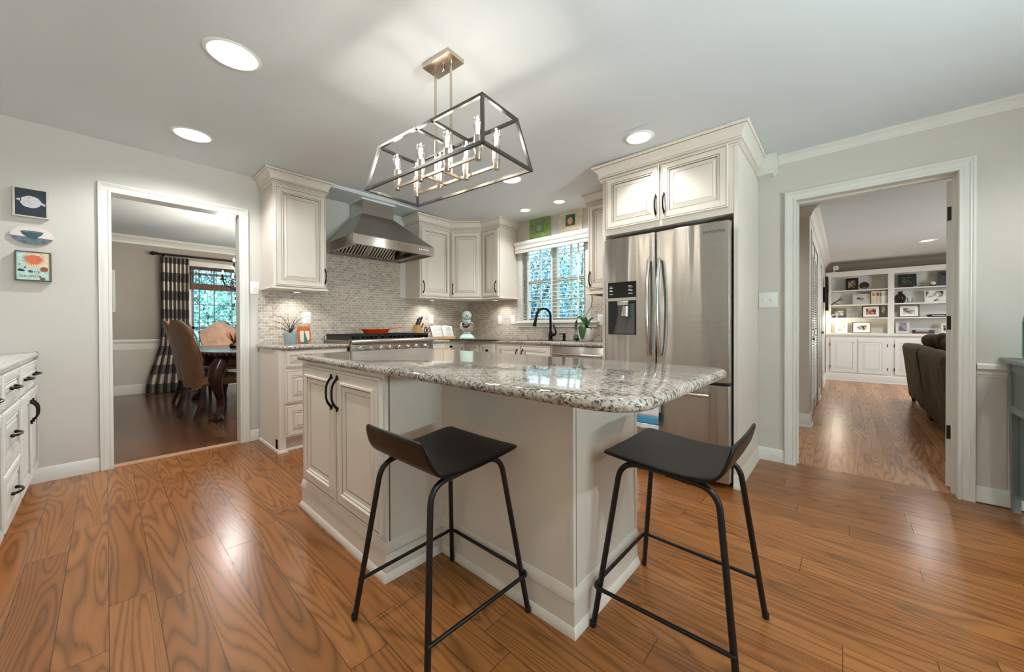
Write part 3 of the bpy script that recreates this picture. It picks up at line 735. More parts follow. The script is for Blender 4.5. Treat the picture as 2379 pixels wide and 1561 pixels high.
# --- base cabinet with three drawers, left of the range
t = thing('base_cabinet', 'cream base cabinet with three panelled drawers left of the range', 'cabinet', (.963, 3.49, 0), 0, GROUP_BASE)
mb = MB(); mb.box(0, .572, 0, .575, .105, .866); mb.box(0, .572, .045, .575, 0, .105); mb.build('carcass', CREAM, t, smooth=False)
mb = MB(); mb.sweep([(0, .575), (0, .0), (.05, .0), (.05, .045), (.572, .045)], [(0, 0), (.012, 0), (.012, .012), (.006, .022), (0, .024)], 1); mb.box(0, .05, 0, .1, 0, .105); mb.build('toe_moulding', M['cream'], t)
for z0, z1 in ((.715, .855), (.412, .692), (.128, .388)):
    door(t, .045, .560, z0, z1, ('h', .30, (z0 + z1) / 2), name='drawer')
# --- range
t = thing('gas_range', 'stainless steel range cooker with black grates and chrome knobs', 'cooker', (1.545, 3.42, 0))
mb = MB(); mb.box(0, .91, .02, .655, .09, .905); mb.box(0.02, .89, .06, .655, 0, .09); mb.build('body', M['steel_dark'], t, smooth=False, bevel=.003)
mb = MB(); mb.box(-.008, .918, 0, .04, .785, .888, b=.004); mb.build('control_panel', M['steel_dark'], t)
mb = MB(); mb.tube([(-.008, .0, .912), (.918, .0, .912)], .026, 20); mb.box(-.008, .918, 0, .05, .888, .938, b=.006); mb.build('front_rail', M['steel'], t)
mb = MB(); mb.box(0, .91, .045, .655, .903, .925, b=.003); mb.box(0, .91, .625, .655, .92, .962, b=.004); mb.build('hob_top', M['steel_dark'], t)
mb = MB(); mb.box(.02, .89, -.025, .02, .20, .77, b=.006); dd = mb.build('oven_door', M['steel'], t)
mb = MB(); mb.tube([(.06, -.07, .72), (.85, -.07, .72)], .013, 14); mb.cyl((.12, -.07, .72), (.12, -.02, .72), .01); mb.cyl((.79, -.07, .72), (.79, -.02, .72), .01); mb.build('oven_handle', M['steel_plain'], dd)
for k in range(3):
    mb = MB(); x0 = .012 + k * .296; x1 = x0 + .290
    for a in range(7):
        x = x0 + .006 + a * (x1 - x0 - .012) / 6; mb.box(x - .006, x + .006, .07, .62, .968, .982)
    for y in (.065, .20, .345, .49, .62): mb.box(x0, x1, y - .007, y + .007, .964, .980)
    for x in (x0 + .008, x1 - .008):
        mb.box(x - .008, x + .008, .06, .63, .925, .972)
    for a in range(7):
        x = x0 + .006 + a * (x1 - x0 - .012) / 6; mb.box(x - .005, x + .005, .058, .07, .922, .976)
    mb.build('grate', M['iron'], t, smooth=False)
    for y in (.20, .48):
        mb = MB(); mb.lathe([(0, .920), (.055, .920), (.055, .932), (.036, .942), (.036, .956), (0, .958)], (x0 + .145, y, 0), 20); mb.build('burner', M['iron'], t)
for k, x in enumerate((.083, .190, .298, .390, .502, .598, .698, .812)):
    mb = MB(); mb.lathe([(0, 0), (.024, 0), (.024, .006), (.017, .010), (.017, .022), (.023, .026), (.024, .036), (.017, .044), (0, .045)], (x, 0, .843), 18, axis='y')
    mb.tube([(x, -.036, .843), (x + .030, -.034, .836)], [.009, .006], 10); mb.build('control_knob', M['steel_plain'], t)
# --- hood
t = thing('range_hood', 'stainless steel pyramid chimney hood over the range', 'range hood', (1.549, 3.38, 1.835))
W_, D_ = .898, .70
mb = MB(); z0, z1 = 0, .098
o = [(0, 0), (W_, 0), (W_, D_), (0, D_)]; c4 = [(.282, .40), (.645, .40), (.645, D_), (.282, D_)]
vs = [(x, y, z0) for x, y in o] + [(x, y, z1) for x, y in o] + [(x, y, .425) for x, y in c4] + [(x, y, .428) for x, y in c4]
i4 = [(.012, .012), (W_ - .012, .012), (W_ - .012, D_), (.012, D_)]
mb.add(vs, [(0, 1, 5, 4), (1, 2, 6, 5), (3, 0, 4, 7), (4, 5, 9, 8), (5, 6, 10, 9), (7, 4, 8, 11), (6, 7, 11, 10), (2, 3, 7, 6)])
mb.add([(x, y, 0) for x, y in o] + [(x, y, 0) for x, y in i4] + [(x, y, .05) for x, y in i4], [(0, 4, 5, 1), (1, 5, 6, 2), (3, 7, 4, 0), (4, 8, 9, 5), (5, 9, 10, 6), (7, 11, 8, 4)])
mb.build('canopy', M['steel_dark'], t, smooth=False)
mb = MB(); mb.box(-.002, W_ + .002, -.004, .002, .002, .094); mb.build('front_lip', M['steel'], t, smooth=False)
mb = MB(); mb.box(.284, .643, .402, D_, .42, .606); mb.build('chimney', M['steel'], t, smooth=False)
mb = MB(); mb.sweep([(.282, D_), (.282, .400), (.645, .400), (.645, D_)], [(0, .575), (.012, .577), (.018, .588), (.018, .590), (0, .592)], 1); mb.build('chimney_trim', M['trim'], t)
def fpt(x, s, dz): return (x, .685 - .185 * s + dz * .55, .030 + .122 * s + dz * .83)
def fbar(mb, x0, x1, s0, s1, d0, d1, mi=0):
    mb.add([fpt(x, s, q) for q in (d0, d1) for s in (s0, s1) for x in (x0, x1)], [(0, 1, 3, 2), (4, 6, 7, 5), (0, 4, 5, 1), (2, 3, 7, 6), (0, 2, 6, 4), (1, 5, 7, 3)], mi)
for k in range(2):
    mb = MB(); xa = .085 + k * .366; xb = xa + .360
    fbar(mb, xa, xb, 0, 1, .022, .026, 1)
    for i in range(10):
        x = xa + .025 + i * (xb - xa - .05) / 9; fbar(mb, x - .010, x + .010, .03, .97, 0, .006)
    fbar(mb, xa, xb, 0, .04, -.004, .026); fbar(mb, xa, xb, .96, 1, -.004, .026); fbar(mb, xa, xa + .012, 0, 1, -.003, .026); fbar(mb, xb - .012, xb, 0, 1, -.003, .026); mb.build('baffle_filter', [M['steel_plain'], M['black']], t, smooth=False)
mb = MB(); mb.box(.010, .085, .05, .69, .022, .030); mb.box(.811, .888, .05, .69, .022, .030); mb.box(.085, .811, .07, .50, .150, .155); mb.build('inner_lining', M['steel'], t, smooth=False)
mb = MB()
for k in range(6): mb.lathe([(0, 0), (.0035, 0), (.0035, .002), (0, .003)], (.715 + k * .021, -.004, .055), 10, axis='y')
mb.build('control_button', glow('hood_button_light', '#dfe8ff', 1.2), t)
# --- wall cabinets
def light_rail(t, path, side=1, z=1.402):
    mb = MB(); mb.sweep(path, [(-.012, z), (.018, z), (.020, z + .006), (.012, z + .012), (.012, z + .018), (.004, z + .022), (-.012, z + .022)], side); return mb.build('light_rail', CREAM, t)
t = thing('wall_cabinet', 'cream single door wall cabinet left of the range hood', 'cabinet', (.992, 3.73, 0), 0, GROUP_UP)
mb = MB(); mb.box(0, .445, 0, .36, 1.405, 2.435); mb.build('carcass', CREAM, t, smooth=False)
door(t, .012, .440, 1.428, 2.312, ('v', .428, 1.543))
light_rail(t, [(0, .36), (0, 0), (.445, 0), (.445, .36)])
mb = MB(); mb.sweep([(0, .36), (0, 0), (.445, 0), (.445, .36)], crown_profile(.118, .066, 2.448), 1, mis=CROWN_MI); mb.build('crown', CREAM, t, angle=.5)
puck(1.235, 3.90, 1.401, label='round light under the cream cabinet left of the hood', power=3.4, tilt=radians(6))
# right of hood + corner + window side
t = thing('wall_cabinet', 'cream single door wall cabinet right of the range hood', 'cabinet', (2.531, 3.774, 0), 0, GROUP_UP)
mb = MB(); mb.box(0, .452, 0, .316, 1.405, 2.42); mb.build('carcass', CREAM, t, smooth=False)
door(t, .015, .445, 1.428, 2.275, ('v', .035, 1.535))
light_rail(t, [(0, .316), (0, 0), (.452, 0)])
mb = MB(); mb.sweep([(0, .316), (0, 0), (.457, 0)], crown_profile(.118, .060, 2.408), 1, mis=CROWN_MI); mb.build('crown', CREAM, t, angle=.5)
dx, dy = 3.258 - 2.985, 3.451 - 3.774; L = sqrt(dx * dx + dy * dy); th = math.atan2(dy, dx)
t = thing('wall_cabinet', 'cream diagonal corner wall cabinet above the stand mixer', 'cabinet', (2.985, 3.774, 0), th, GROUP_UP)
def loc(x, y):
    v = Vector((x - 2.985, y - 3.774)); return (v.x * cos(th) + v.y * sin(th), -v.x * sin(th) + v.y * cos(th))
mb = MB(); mb.prism([loc(2.986, 3.774), loc(3.258, 3.452), loc(3.60, 3.452), loc(3.60, 4.09), loc(2.986, 4.09)], 1.405, 2.40); mb.build('carcass', CREAM, t, smooth=False)
door(t, .02, L - .02, 1.428, 2.265, ('v', .045, 1.535))
light_rail(t, [(0, 0), (L, 0)])
mb = MB(); mb.sweep([(-.010, 0), (L + .010, 0)], crown_profile(.118, .060, 2.40), 1, mis=CROWN_MI); mb.build('crown', CREAM, t, angle=.5)
t = thing('wall_cabinet', 'cream wall cabinet between the corner and the sink window', 'cabinet', (3.258, 3.451, 0), R_WIN, GROUP_UP)
mb = MB(); mb.box(0, .309, 0, .342, 1.405, 2.40); mb.build('carcass', CREAM, t, smooth=False)
door(t, .012, .297, 1.428, 2.265, ('v', .265, 1.545))
light_rail(t, [(0, 0), (.309, 0), (.309, .342)])
mb = MB(); mb.sweep([(-.006, 0), (.309, 0), (.309, .342)], crown_profile(.118, .060, 2.395), 1, mis=CROWN_MI); mb.build('crown', CREAM, t, angle=.5)
puck(2.80, 3.90, 1.401, label='round light under the cream cabinet right of the hood', power=4.0, tilt=radians(6))
puck(3.41, 3.36, 1.401, label='round light under the cream cabinet beside the sink window', power=4.0, tilt=radians(6), rz=radians(-90))
t = thing('wall_cabinet', 'narrow cream wall cabinet between the sink window and the fridge', 'cabinet', (3.258, 1.905, 0), R_WIN, GROUP_UP)
mb = MB(); mb.box(0, .443, 0, .342, 1.395, 2.37); mb.build('carcass', CREAM, t, smooth=False)
door(t, .015, .43, 1.425, 2.255, ('v', .035, 1.525))
light_rail(t, [(0, .342), (0, 0), (.443, 0)], 1, 1.372)
mb = MB(); mb.sweep([(0, .342), (0, 0), (.443, 0)], crown_profile(.118, .060, 2.378), 1, mis=CROWN_MI); mb.build('crown', CREAM, t, angle=.5)
# --- base cabinets on the right of the range and under the window
t = thing('base_cabinet', 'cream base cabinet just right of the range', 'cabinet', (2.462, 3.49, 0), 0, GROUP_BASE)
mb = MB(); mb.box(0, .24, 0, .575, .10, .866); mb.box(0, .24, .05, .575, 0, .10); mb.build('carcass', CREAM, t, smooth=False)
door(t, .012, .228, .13, .852, ('v', .20, .72))
t = thing('base_cabinet', 'cream corner base cabinet under the open cookbook', 'cabinet', (2.702, 3.49, 0), 0, GROUP_BASE)
mb = MB(); mb.box(0, .298, 0, .575, .10, .866); mb.box(0, .298, .05, .575, 0, .10); mb.box(.298, .875, 0.004, .575, .10, .86); mb.build('carcass', CREAM, t, smooth=False)
door(t, .012, .285, .13, .852, ('k', .045, .815))
def win_base(name, lab, y0, y1, parts):
    t = thing(name, lab, 'cabinet', (3.0, y1, 0), R_WIN, GROUP_BASE)
    w = y1 - y0; mb = MB(); mb.box(0.001, w - .001, 0, .59, .10, .866); mb.box(0.001, w - .001, .05, .59, 0, .10); mb.build('carcass', CREAM, t, smooth=False)
    for p in parts: door(t, *p[:4], p[4], name=p[5])
win_base('base_cabinet', 'narrow cream base cabinet below the stand mixer', 3.215, 3.488, [(.02, .26, .13, .852, None, 'door')])
win_base('base_cabinet', 'cream base cabinet with a black knob on its top drawer', 2.945, 3.215, [(.012, .258, .70, .852, ('k', .135, .775), 'drawer'), (.012, .258, .13, .685, ('k', .04, .62), 'door')])
win_base('base_cabinet', 'wide cream two door sink cabinet left of the dishwasher', 2.165, 2.945, [(.012, .362, .13, .852, ('v', .33, .74), 'door'), (.376, .765, .13, .852, ('v', .41, .74), 'door')])
t = thing('dishwasher', 'stainless steel dishwasher with bar handle beside the fridge', 'dishwasher', (3.0, 2.158, 0), R_WIN)
mb = MB(); mb.box(0, .60, 0, .56, .02, .862); mb.build('body', M['steel_dark'], t, smooth=False)
mb = MB(); mb.box(.004, .596, -.022, .0, .10, .858, b=.004); dd = mb.build('door_panel', M['steel'], t)
mb = MB(); mb.tube([(.03, -.055, .785), (.57, -.055, .785)], .011, 14); mb.cyl((.06, -.055, .785), (.06, -.02, .785), .008); mb.cyl((.54, -.055, .785), (.54, -.02, .785), .008); mb.build('handle', M['steel_plain'], dd)
# --- worktops
mb = MB(); slab(mb, round_poly([(.943, 3.62), (.975, 3.455), (1.540, 3.455), (1.540, 4.081), (.943, 4.081)], [.05, .05, .006, .004, .004]), .866, .897)
tag(mb.build('worktop', M['granite']), 'speckled granite worktop left of the range', 'worktop', 'granite worktops')
mb = MB(); slab(mb, round_poly([(2.460, 3.455), (2.93, 3.455), (2.965, 3.42), (2.965, 1.462), (3.591, 1.462), (3.591, 4.081), (2.460, 4.081)], [.006, .03, .03, .004, .004, .004, .004]), .866, .897)
tag(mb.build('worktop', M['granite']), 'L shaped speckled granite worktop running from the range to the fridge', 'worktop', 'granite worktops')
# --- fridge surround
t = thing('fridge_cabinet', 'tall cream cabinet surrounding the fridge with two doors above it', 'cabinet', (2.729, 1.46, 0), R_WIN)
mb = MB(); mb.box(.935, .960, 0, .753, 0, 2.28); mb.box(0, .022, 0, .86, 0, 2.28); mb.box(.01, .950, .0015, .75, 1.79, 2.279); mb.build('carcass', CREAM, t, smooth=False)
door(t, .040, .462, 1.832, 2.238, ('v', .440, 1.945)); door(t, .474, .905, 1.832, 2.238, ('v', .500, 1.945))
mb = MB(); mb.sweep([(0, .46), (0, 0), (.960, 0), (.960, .628)], crown_profile(.125, .068, 2.347), 1, mis=CROWN_MI); mb.build('crown', CREAM, t, angle=.5)
mb = MB(); mb.sweep([(.935, 0), (.960, 0), (.960, .753)], [(0, 0), (.014, 0), (.014, .018), (.006, .030), (.006, .085), (.002, .092), (0, .092)], 1); mb.build('skirting', CREAM, t)
# --- fridge
t = thing('fridge', 'large stainless steel french door fridge with water dispenser', 'fridge', (2.63, 1.408, 0), R_WIN)
mb = MB(); mb.box(.006, .872, .10, .80, .03, 1.745); mb.build('body', M['grey_plastic'], t, smooth=False)
def fdoor(name, x0, x1, z0, z1):
    mb = MB(); pts = []
    n = 14
    for i in range(n + 1):
        u = i / n; x = x0 + (x1 - x0) * u; pts.append((x, .016 - .016 * (1 - abs(2 * u - 1) ** 2.6)))
    mb.prism([(x0, .085)] + pts + [(x1, .085)][::1], z0, z1); return mb.build(name, M['steel_door'], t, bevel=.003, angle=.9)
dl = fdoor('left_door', .008, .408, .690, 1.730); dr = fdoor('right_door', .416, .874, .690, 1.730); fz = fdoor('freezer_drawer', .008, .874, .045, .670)
def fhandle(x, par, lab=None):
    mb = MB(); pts = []
    for i in range(17):
        s = -1 + i / 8; pts.append((x, -.020 - .042 * (1 - s * s), 1.188 + s * .345))
    mb.tube(pts, [.012 if 0 < i < 16 else .010 for i in range(17)], 14, flat=1.25)
    for z in (.855, 1.52): mb.cyl((x, -.028, z), (x, .004, z), .010)
    return mb.build('handle', M['steel_plain'], par)
fhandle(.376, dl); fhandle(.449, dr)
mb = MB(); mb.tube([(.06, -.045, .605), (.772, -.045, .605)], .012, 14)
for x in (.09, .742): mb.cyl((x, -.045, .605), (x, .005, .605), .010)
mb.build('handle', M['steel_plain'], fz)
# dispenser: black panel over a lined recess
mb = MB(); mb.plate([(.048, 1.272), (.272, 1.272), (.272, 1.392), (.048, 1.392)], -.004, .004); dp = mb.build('dispenser_panel', M['black_gloss'], dl, label='black glass control panel of the dispenser')
for x, w_ in ((.062, .028), (.215, .032)):
    mb = MB()
    for z in (1.358, 1.348, 1.330, 1.322, 1.300):
        mb.box(x, x + w_ * (.7 if z in (1.358, 1.33) else 1), -.0052, -.0042, z, z + .0045)
    mb.build('panel_mark', M['white_plastic'], dp, smooth=False)
mb = MB(); mb.box(.048, .272, -.004, .004, 1.250, 1.272); mb.build('dispenser_trim', M['steel_plain'], dl)
mb = MB()
mb.add([(.048, -.003, .992), (.272, -.003, .992), (.272, -.003, 1.250), (.048, -.003, 1.250), (.066, .0005, 1.008), (.258, .0005, 1.008), (.258, .0005, 1.246), (.066, .0005, 1.246)], [(0, 1, 5, 4), (1, 2, 6, 5), (2, 3, 7, 6), (3, 0, 4, 7)])
mb.box(.050, .270, -.0035, -.0005, .994, 1.248, 1); mb.build('dispenser_recess', [M['grey_plastic'], M['black_gloss']], dl, smooth=False)
mb = MB(); mb.add([(.130, -.006, 1.225), (.262, -.006, 1.225), (.262, -.004, 1.000), (.100, -.004, 1.000), (.130, -.004, 1.130)], [(0, 4, 3, 2, 1)]); mb.tube([(.132, -.006, 1.13), (.102, -.006, 1.0)], .004, 8); mb.build('dispenser_back', M['grey_plastic'], dl, smooth=False)
mb = MB(); mb.box(.135, .225, -.030, -.004, 1.212, 1.246, b=.006); mb.tube([(.205, -.030, 1.205), (.200, -.034, 1.13)], [.024, .030], 16); mb.build('dispenser_spout', M['steel_plain'], dl)
def lettering(txt, size, name, mat, parent, M4, depth=.0006, spacing=1.0, label=None):
    c = bpy.data.curves.new(name, 'FONT'); c.body = txt; c.size = size; c.extrude = depth; c.align_x = 'CENTER'; c.align_y = 'CENTER'; c.space_character = spacing
    tmp = bpy.data.objects.new('tmp', c); COL.objects.link(tmp)
    me = bpy.data.meshes.new_from_object(tmp.evaluated_get(bpy.context.evaluated_depsgraph_get())); bpy.data.objects.remove(tmp)
    me.transform(M4); me.materials.clear(); me.materials.append(mat); me.name = name
    o = bpy.data.objects.new(name, me); COL.objects.link(o); o.parent = parent
    if label: o['label'] = label
    return o
FRONT = Matrix.Rotation(radians(90), 4, 'X')
lettering('SAMSUNG', .024, 'logo_lettering', M['grey_plastic'], dr, Matrix.Translation((.79, -.0015, 1.668)) @ FRONT, .0008, 1.25)
# towel over the freezer handle
mb = MB()
for (z0, z1, mi) in ((.560, .628, 0), (.545, .560, 1), (.530, .545, 0), (.515, .530, 1), (.42, .515, 0), (.365, .42, 2), (.33, .365, 0)):
    P = []
    for k in range(6):
        z = z0 + (z1 - z0) * k / 5; P.append([(.26 + .20 * j / 15, -.062 - .006 * sin(j * 1.3) * (1 - (z - .33) / .3) - .003 * cos(j * .9), z) for j in range(16)])
    mb.grid(P, mi)
mb.grid([[(.26 + .20 * j / 15, y, z) for j in range(16)] for y, z in ((-.062, .628), (-.045, .634), (-.028, .624), (-.026, .45))], 0)
tw = mb.build('dish_towel', [M['towel'], M['towel_dark'], M['towel_blue']], None, solid=.004)
tw.matrix_world = Matrix.Translation((2.63, 1.408, 0)) @ Matrix.Rotation(R_WIN, 4, 'Z')
tag(tw, 'white striped dish towel with blue band hanging on the freezer handle', 'towel')

# --- island
t = thing('island_cabinet', 'cream kitchen island cabinet with two doors on its left end', 'island', (.778, 2.372, 0), R_WIN)
# local: x runs along -Y (0..1.688), y runs along +X (0..0.805)
mb = MB(); mb.prism([(0, 0), (.958, 0), (.958, .290), (1.688, .290), (1.688, .805), (0, .805)], .02, .864); mb.build('carcass', CREAM, t, smooth=False)
door(t, .055, .500, .185, .845, ('v', .470, .735), rings=FLATP, y=-.020, hl=.150); door(t, .508, .945, .185, .845, ('v', .538, .735), rings=FLATP, y=-.020, hl=.150)
ib = [(0, .80), (0, 0), (.958, 0), (.958, .290), (1.688, .290), (1.688, .805)]
prof = [(0, 0), (.017, 0), (.017, .014), (.009, .030), (.006, .033), (.006, .113), (.0065, .1135), (.004, .1155), (.010, .117), (.010, .132), (.007, .140), (.004, .155), (.001, .160), (0, .160)]
mb = MB(); mb.sweep(ib, prof, 1, mis=[0, 0, 0, 0, 0, 1, 1, 1, 0, 0, 0, 0, 0]); mb.build('base_moulding', CREAM, t, angle=.5)
for q in ((.940, .9595, -.004, .012), (1.672, 1.6895, .288, .305), (1.688, 1.6905, .785, .806), (.958, .9605, .015, .040)):
    mb = MB(); mb.box(*q, .16, .864); mb.build('corner_strip', CREAM[0], t, smooth=False)
for q in ((.9585, .961, .012, .018), (1.6885, 1.6905, .304, .3065)):
    mb = MB(); mb.box(*q, .16, .864); mb.build('corner_joint', CREAM[1], t, smooth=False)
mb = MB(); slab(mb, round_poly([(.742, .322), (1.602, .316), (1.602, 2.392), (.742, 2.392)], [.12, .085, .05, .045], 12), .866, .899)
tag(mb.build('worktop', M['granite']), 'large speckled granite island worktop with rounded corners', 'worktop', 'granite worktops')

# --- white cabinet run in the left foreground
GL = 'white base cabinets along the left wall'
def left_unit(lab, y0, y1, parts):
    t = thing('base_cabinet', lab, 'cabinet', (-.332, y0, 0), R_LEFT, GL); w = y1 - y0
    mb = MB(); mb.box(.0005, w - .0005, 0, .615, .10, .866); mb.box(.0005, w - .0005, .045, .615, 0, .10); mb.build('carcass', WHITE, t, smooth=False)
    for p in parts:
        mb = MB(); panel(mb, p[0], p[1], p[2], p[3], -.020, RAISED); d = mb.build(p[4], WHITE, t, smooth=False)
        for h in p[5]: pull((h[1], -.02, h[2]), .12, h[0] == 'v', .025).build('handle', M['bronze'], d)
left_unit('white base cabinet with wide drawer and doors against the back wall', 3.318, 4.085, [(.02, .742, .690, .845, 'drawer', [('h', .20, .765), ('h', .56, .765)]), (.02, .378, .125, .672, 'door', [('v', .345, .55)]), (.388, .742, .125, .672, 'door', [('v', .425, .55)])])
left_unit('white base cabinet with three stacked drawers second from the back wall', 2.80, 3.318, [(.02, .498, z0, z1, 'drawer', [('h', .26, (z0 + z1) / 2)]) for z0, z1 in ((.690, .845), (.400, .672), (.125, .382))])
left_unit('white base cabinet nearest the camera at the left edge', 2.28, 2.80, [(.02, .50, .690, .845, 'drawer', [('h', .26, .765)]), (.02, .50, .125, .672, 'door', [('v', .06, .55)])])
mb = MB(); slab(mb, round_poly([(-.949, 2.26), (-.305, 2.26), (-.305, 4.082), (-.949, 4.082)], [.004, .02, .004, .004]), .866, .897)
tag(mb.build('worktop', M['granite_pale']), 'pale granite worktop on the white cabinets at the left', 'worktop', 'granite worktops')
# ------------------------------------------------------------------ lights on the ceiling
LABD = ['recessed ceiling light nearest the camera at the left', 'recessed ceiling light in front of the dining room doorway', 'recessed ceiling light in front of the fridge cabinet',
        'recessed ceiling light just right of the lantern fixture', 'small recessed ceiling light above the sink window, nearer the fridge', 'small recessed ceiling light above the sink window, nearer the corner',
        'added unseen recessed fill light behind the camera at the left', 'added unseen recessed fill light behind the camera at the right']  # last pair added out of view to brighten floor and ceiling
def downlight(x, y, z, r, R, lab, power, depth=.075, cone=150):
    t = thing('recessed_light', lab, 'light', (x, y, z), 0, 'recessed ceiling lights')
    mb = MB(); mb.lathe([(r, .004), (r, -.004), (r + .004, -.008), (R - .006, -.006), (R, -.001), (R, .003), (r, .003)], seg=40); mb.build('trim_ring', M['white_plastic'], t)
    mb = MB(); mb.lathe([(r, .004), (r * .74, depth), (r * .74, depth + .012), (r + .012, depth + .012), (r + .012, .004)], seg=40); mb.build('reflector', M['canwhite'], t)
    mb = MB(); mb.lathe([(0, depth - .003), (r * .735, depth - .003), (r * .735, depth + .004), (0, depth + .004)], seg=40); mb.build('lens', M['lens'], t)
    spot_light('downlight', (0, 0, min(.018, depth - .008)), (0, 0, 0), power, (.97, .985, 1), r * .35, radians(cone), .6, t)
for l, lab, pw, cone in zip(DL, LABD, (27, 24, 10, 21, 7, 7, 24, 17), (152, 152, 118, 152, 140, 140, 150, 150)):
    downlight(l[0], l[1], ceil_z(l[0], l[1]), l[2], l[3], lab, pw, cone=cone)
downlight(7.9, -.90, 2.262, .085, .10, 'recessed ceiling light in the room beyond the right doorway', 45, .0)
downlight(4.25, 1.05, 2.262, .085, .10, 'added unseen recessed fill light in the hall left of the right doorway', 16, .0)  # out of view, added to brighten the dark hall wall

# ------------------------------------------------------------------ lantern fixture over the island
CHZ = ceil_z(1.123, 1.466)
ch = thing('lantern_chandelier', 'open trapezoid lantern with eight filament bulbs hanging over the island', 'chandelier', (1.123, 1.466, 0), radians(4.7))
mb = MB(); mb.box(-.053, .053, -.094, .094, CHZ - .024, CHZ, b=.003); cn = mb.build('canopy', M['nickel'], ch)
mb = MB(); mb.lathe([(0, CHZ - .052), (.008, CHZ - .050), (.011, CHZ - .042), (.008, CHZ - .036), (.009, CHZ - .024)], seg=14); mb.build('canopy_finial', M['nickel'], cn)
for y in (-.056, .056):
    mb = MB(); mb.cyl((0, y, CHZ - .026), (0, y, 1.79), .0062, seg=12); mb.cyl((0, y, CHZ - .040), (0, y, CHZ - .022), .010); mb.cyl((0, y, 2.012), (0, y, 2.030), .008); mb.build('hanging_rod', M['nickel'], ch)
bx, by, zb = .167, .409, 1.782; tx, ty, zt = .118, .364, 2.0075
def bar(mb, p, q, r=.0063):
    mb.tube([p, q], r * 1.4142, 4)
fr = MB()
B4 = [(-bx, -by, zb), (bx, -by, zb), (bx, by, zb), (-bx, by, zb)]; T4 = [(-tx, -ty, zt), (tx, -ty, zt), (tx, ty, zt), (-tx, ty, zt)]
def sq(mb, p, q, w=.0062):
    """square bar between two points"""
    P, Q = Vector(p), Vector(q); d = (Q - P).normalized(); up = Vector((0, 0, 1)) if abs(d.z) < .9 else Vector((0, 1, 0))
    s = d.cross(up).normalized() * w; u = s.cross(d).normalized() * w; P = P - d * w; Q = Q + d * w
    mb.add([P - s - u, P + s - u, P + s + u, P - s + u, Q - s - u, Q + s - u, Q + s + u, Q - s + u], [(0, 3, 2, 1), (4, 5, 6, 7), (0, 1, 5, 4), (1, 2, 6, 5), (2, 3, 7, 6), (3, 0, 4, 7)])
for i in range(4):
    sq(fr, B4[i], B4[(i + 1) % 4]); sq(fr, T4[i], T4[(i + 1) % 4]); sq(fr, B4[i], T4[i])
for y in (-.056, .056): sq(fr, (-tx, y, zt), (tx, y, zt))
fr.build('frame', M['frame_metal'], ch, smooth=False)
arm = MB()
for x in (-.062, .062): sq(arm, (x, -.288, 1.797), (x, .288, 1.797), .0058)
for y in (-.056, .056): sq(arm, (-.062, y, 1.797), (.062, y, 1.797), .0058)
arm.build('arm', M['nickel'], ch, smooth=False)
for x in (-.062, .062):
    for y in (-.288, -.096, .096, .288):
        mb = MB(); mb.lathe([(0, 1.782), (.0135, 1.782), (.0150, 1.785), (.0150, 1.815), (.0165, 1.816), (.0165, 1.822), (.0185, 1.823), (.0185, 1.885), (.0160, 1.886), (0, 1.886)], (x, y, 0), 18); so = mb.build('socket', M['nickel'], ch)
        mb = MB(); mb.lathe([(.012, 1.884), (.013, 1.895), (.0215, 1.925), (.0235, 1.942), (.0215, 1.956), (.014, 1.967), (.005, 1.972), (0, 1.9725)], (x, y, 0), 18); mb.build('bulb', M['bulb'], so, label='clear teardrop filament bulb')
        mb = MB()
        for k in range(4):
            a = k * pi / 2 + .4; mb.cyl((x + .005 * cos(a), y + .005 * sin(a), 1.898), (x + .009 * cos(a), y + .009 * sin(a), 1.945), .0020, seg=6)
        mb.build('filament', M['filament'], so)
        point_light('bulb_light', (x, y, 1.925), 0.36, (1, 1, 1), .007, ch)

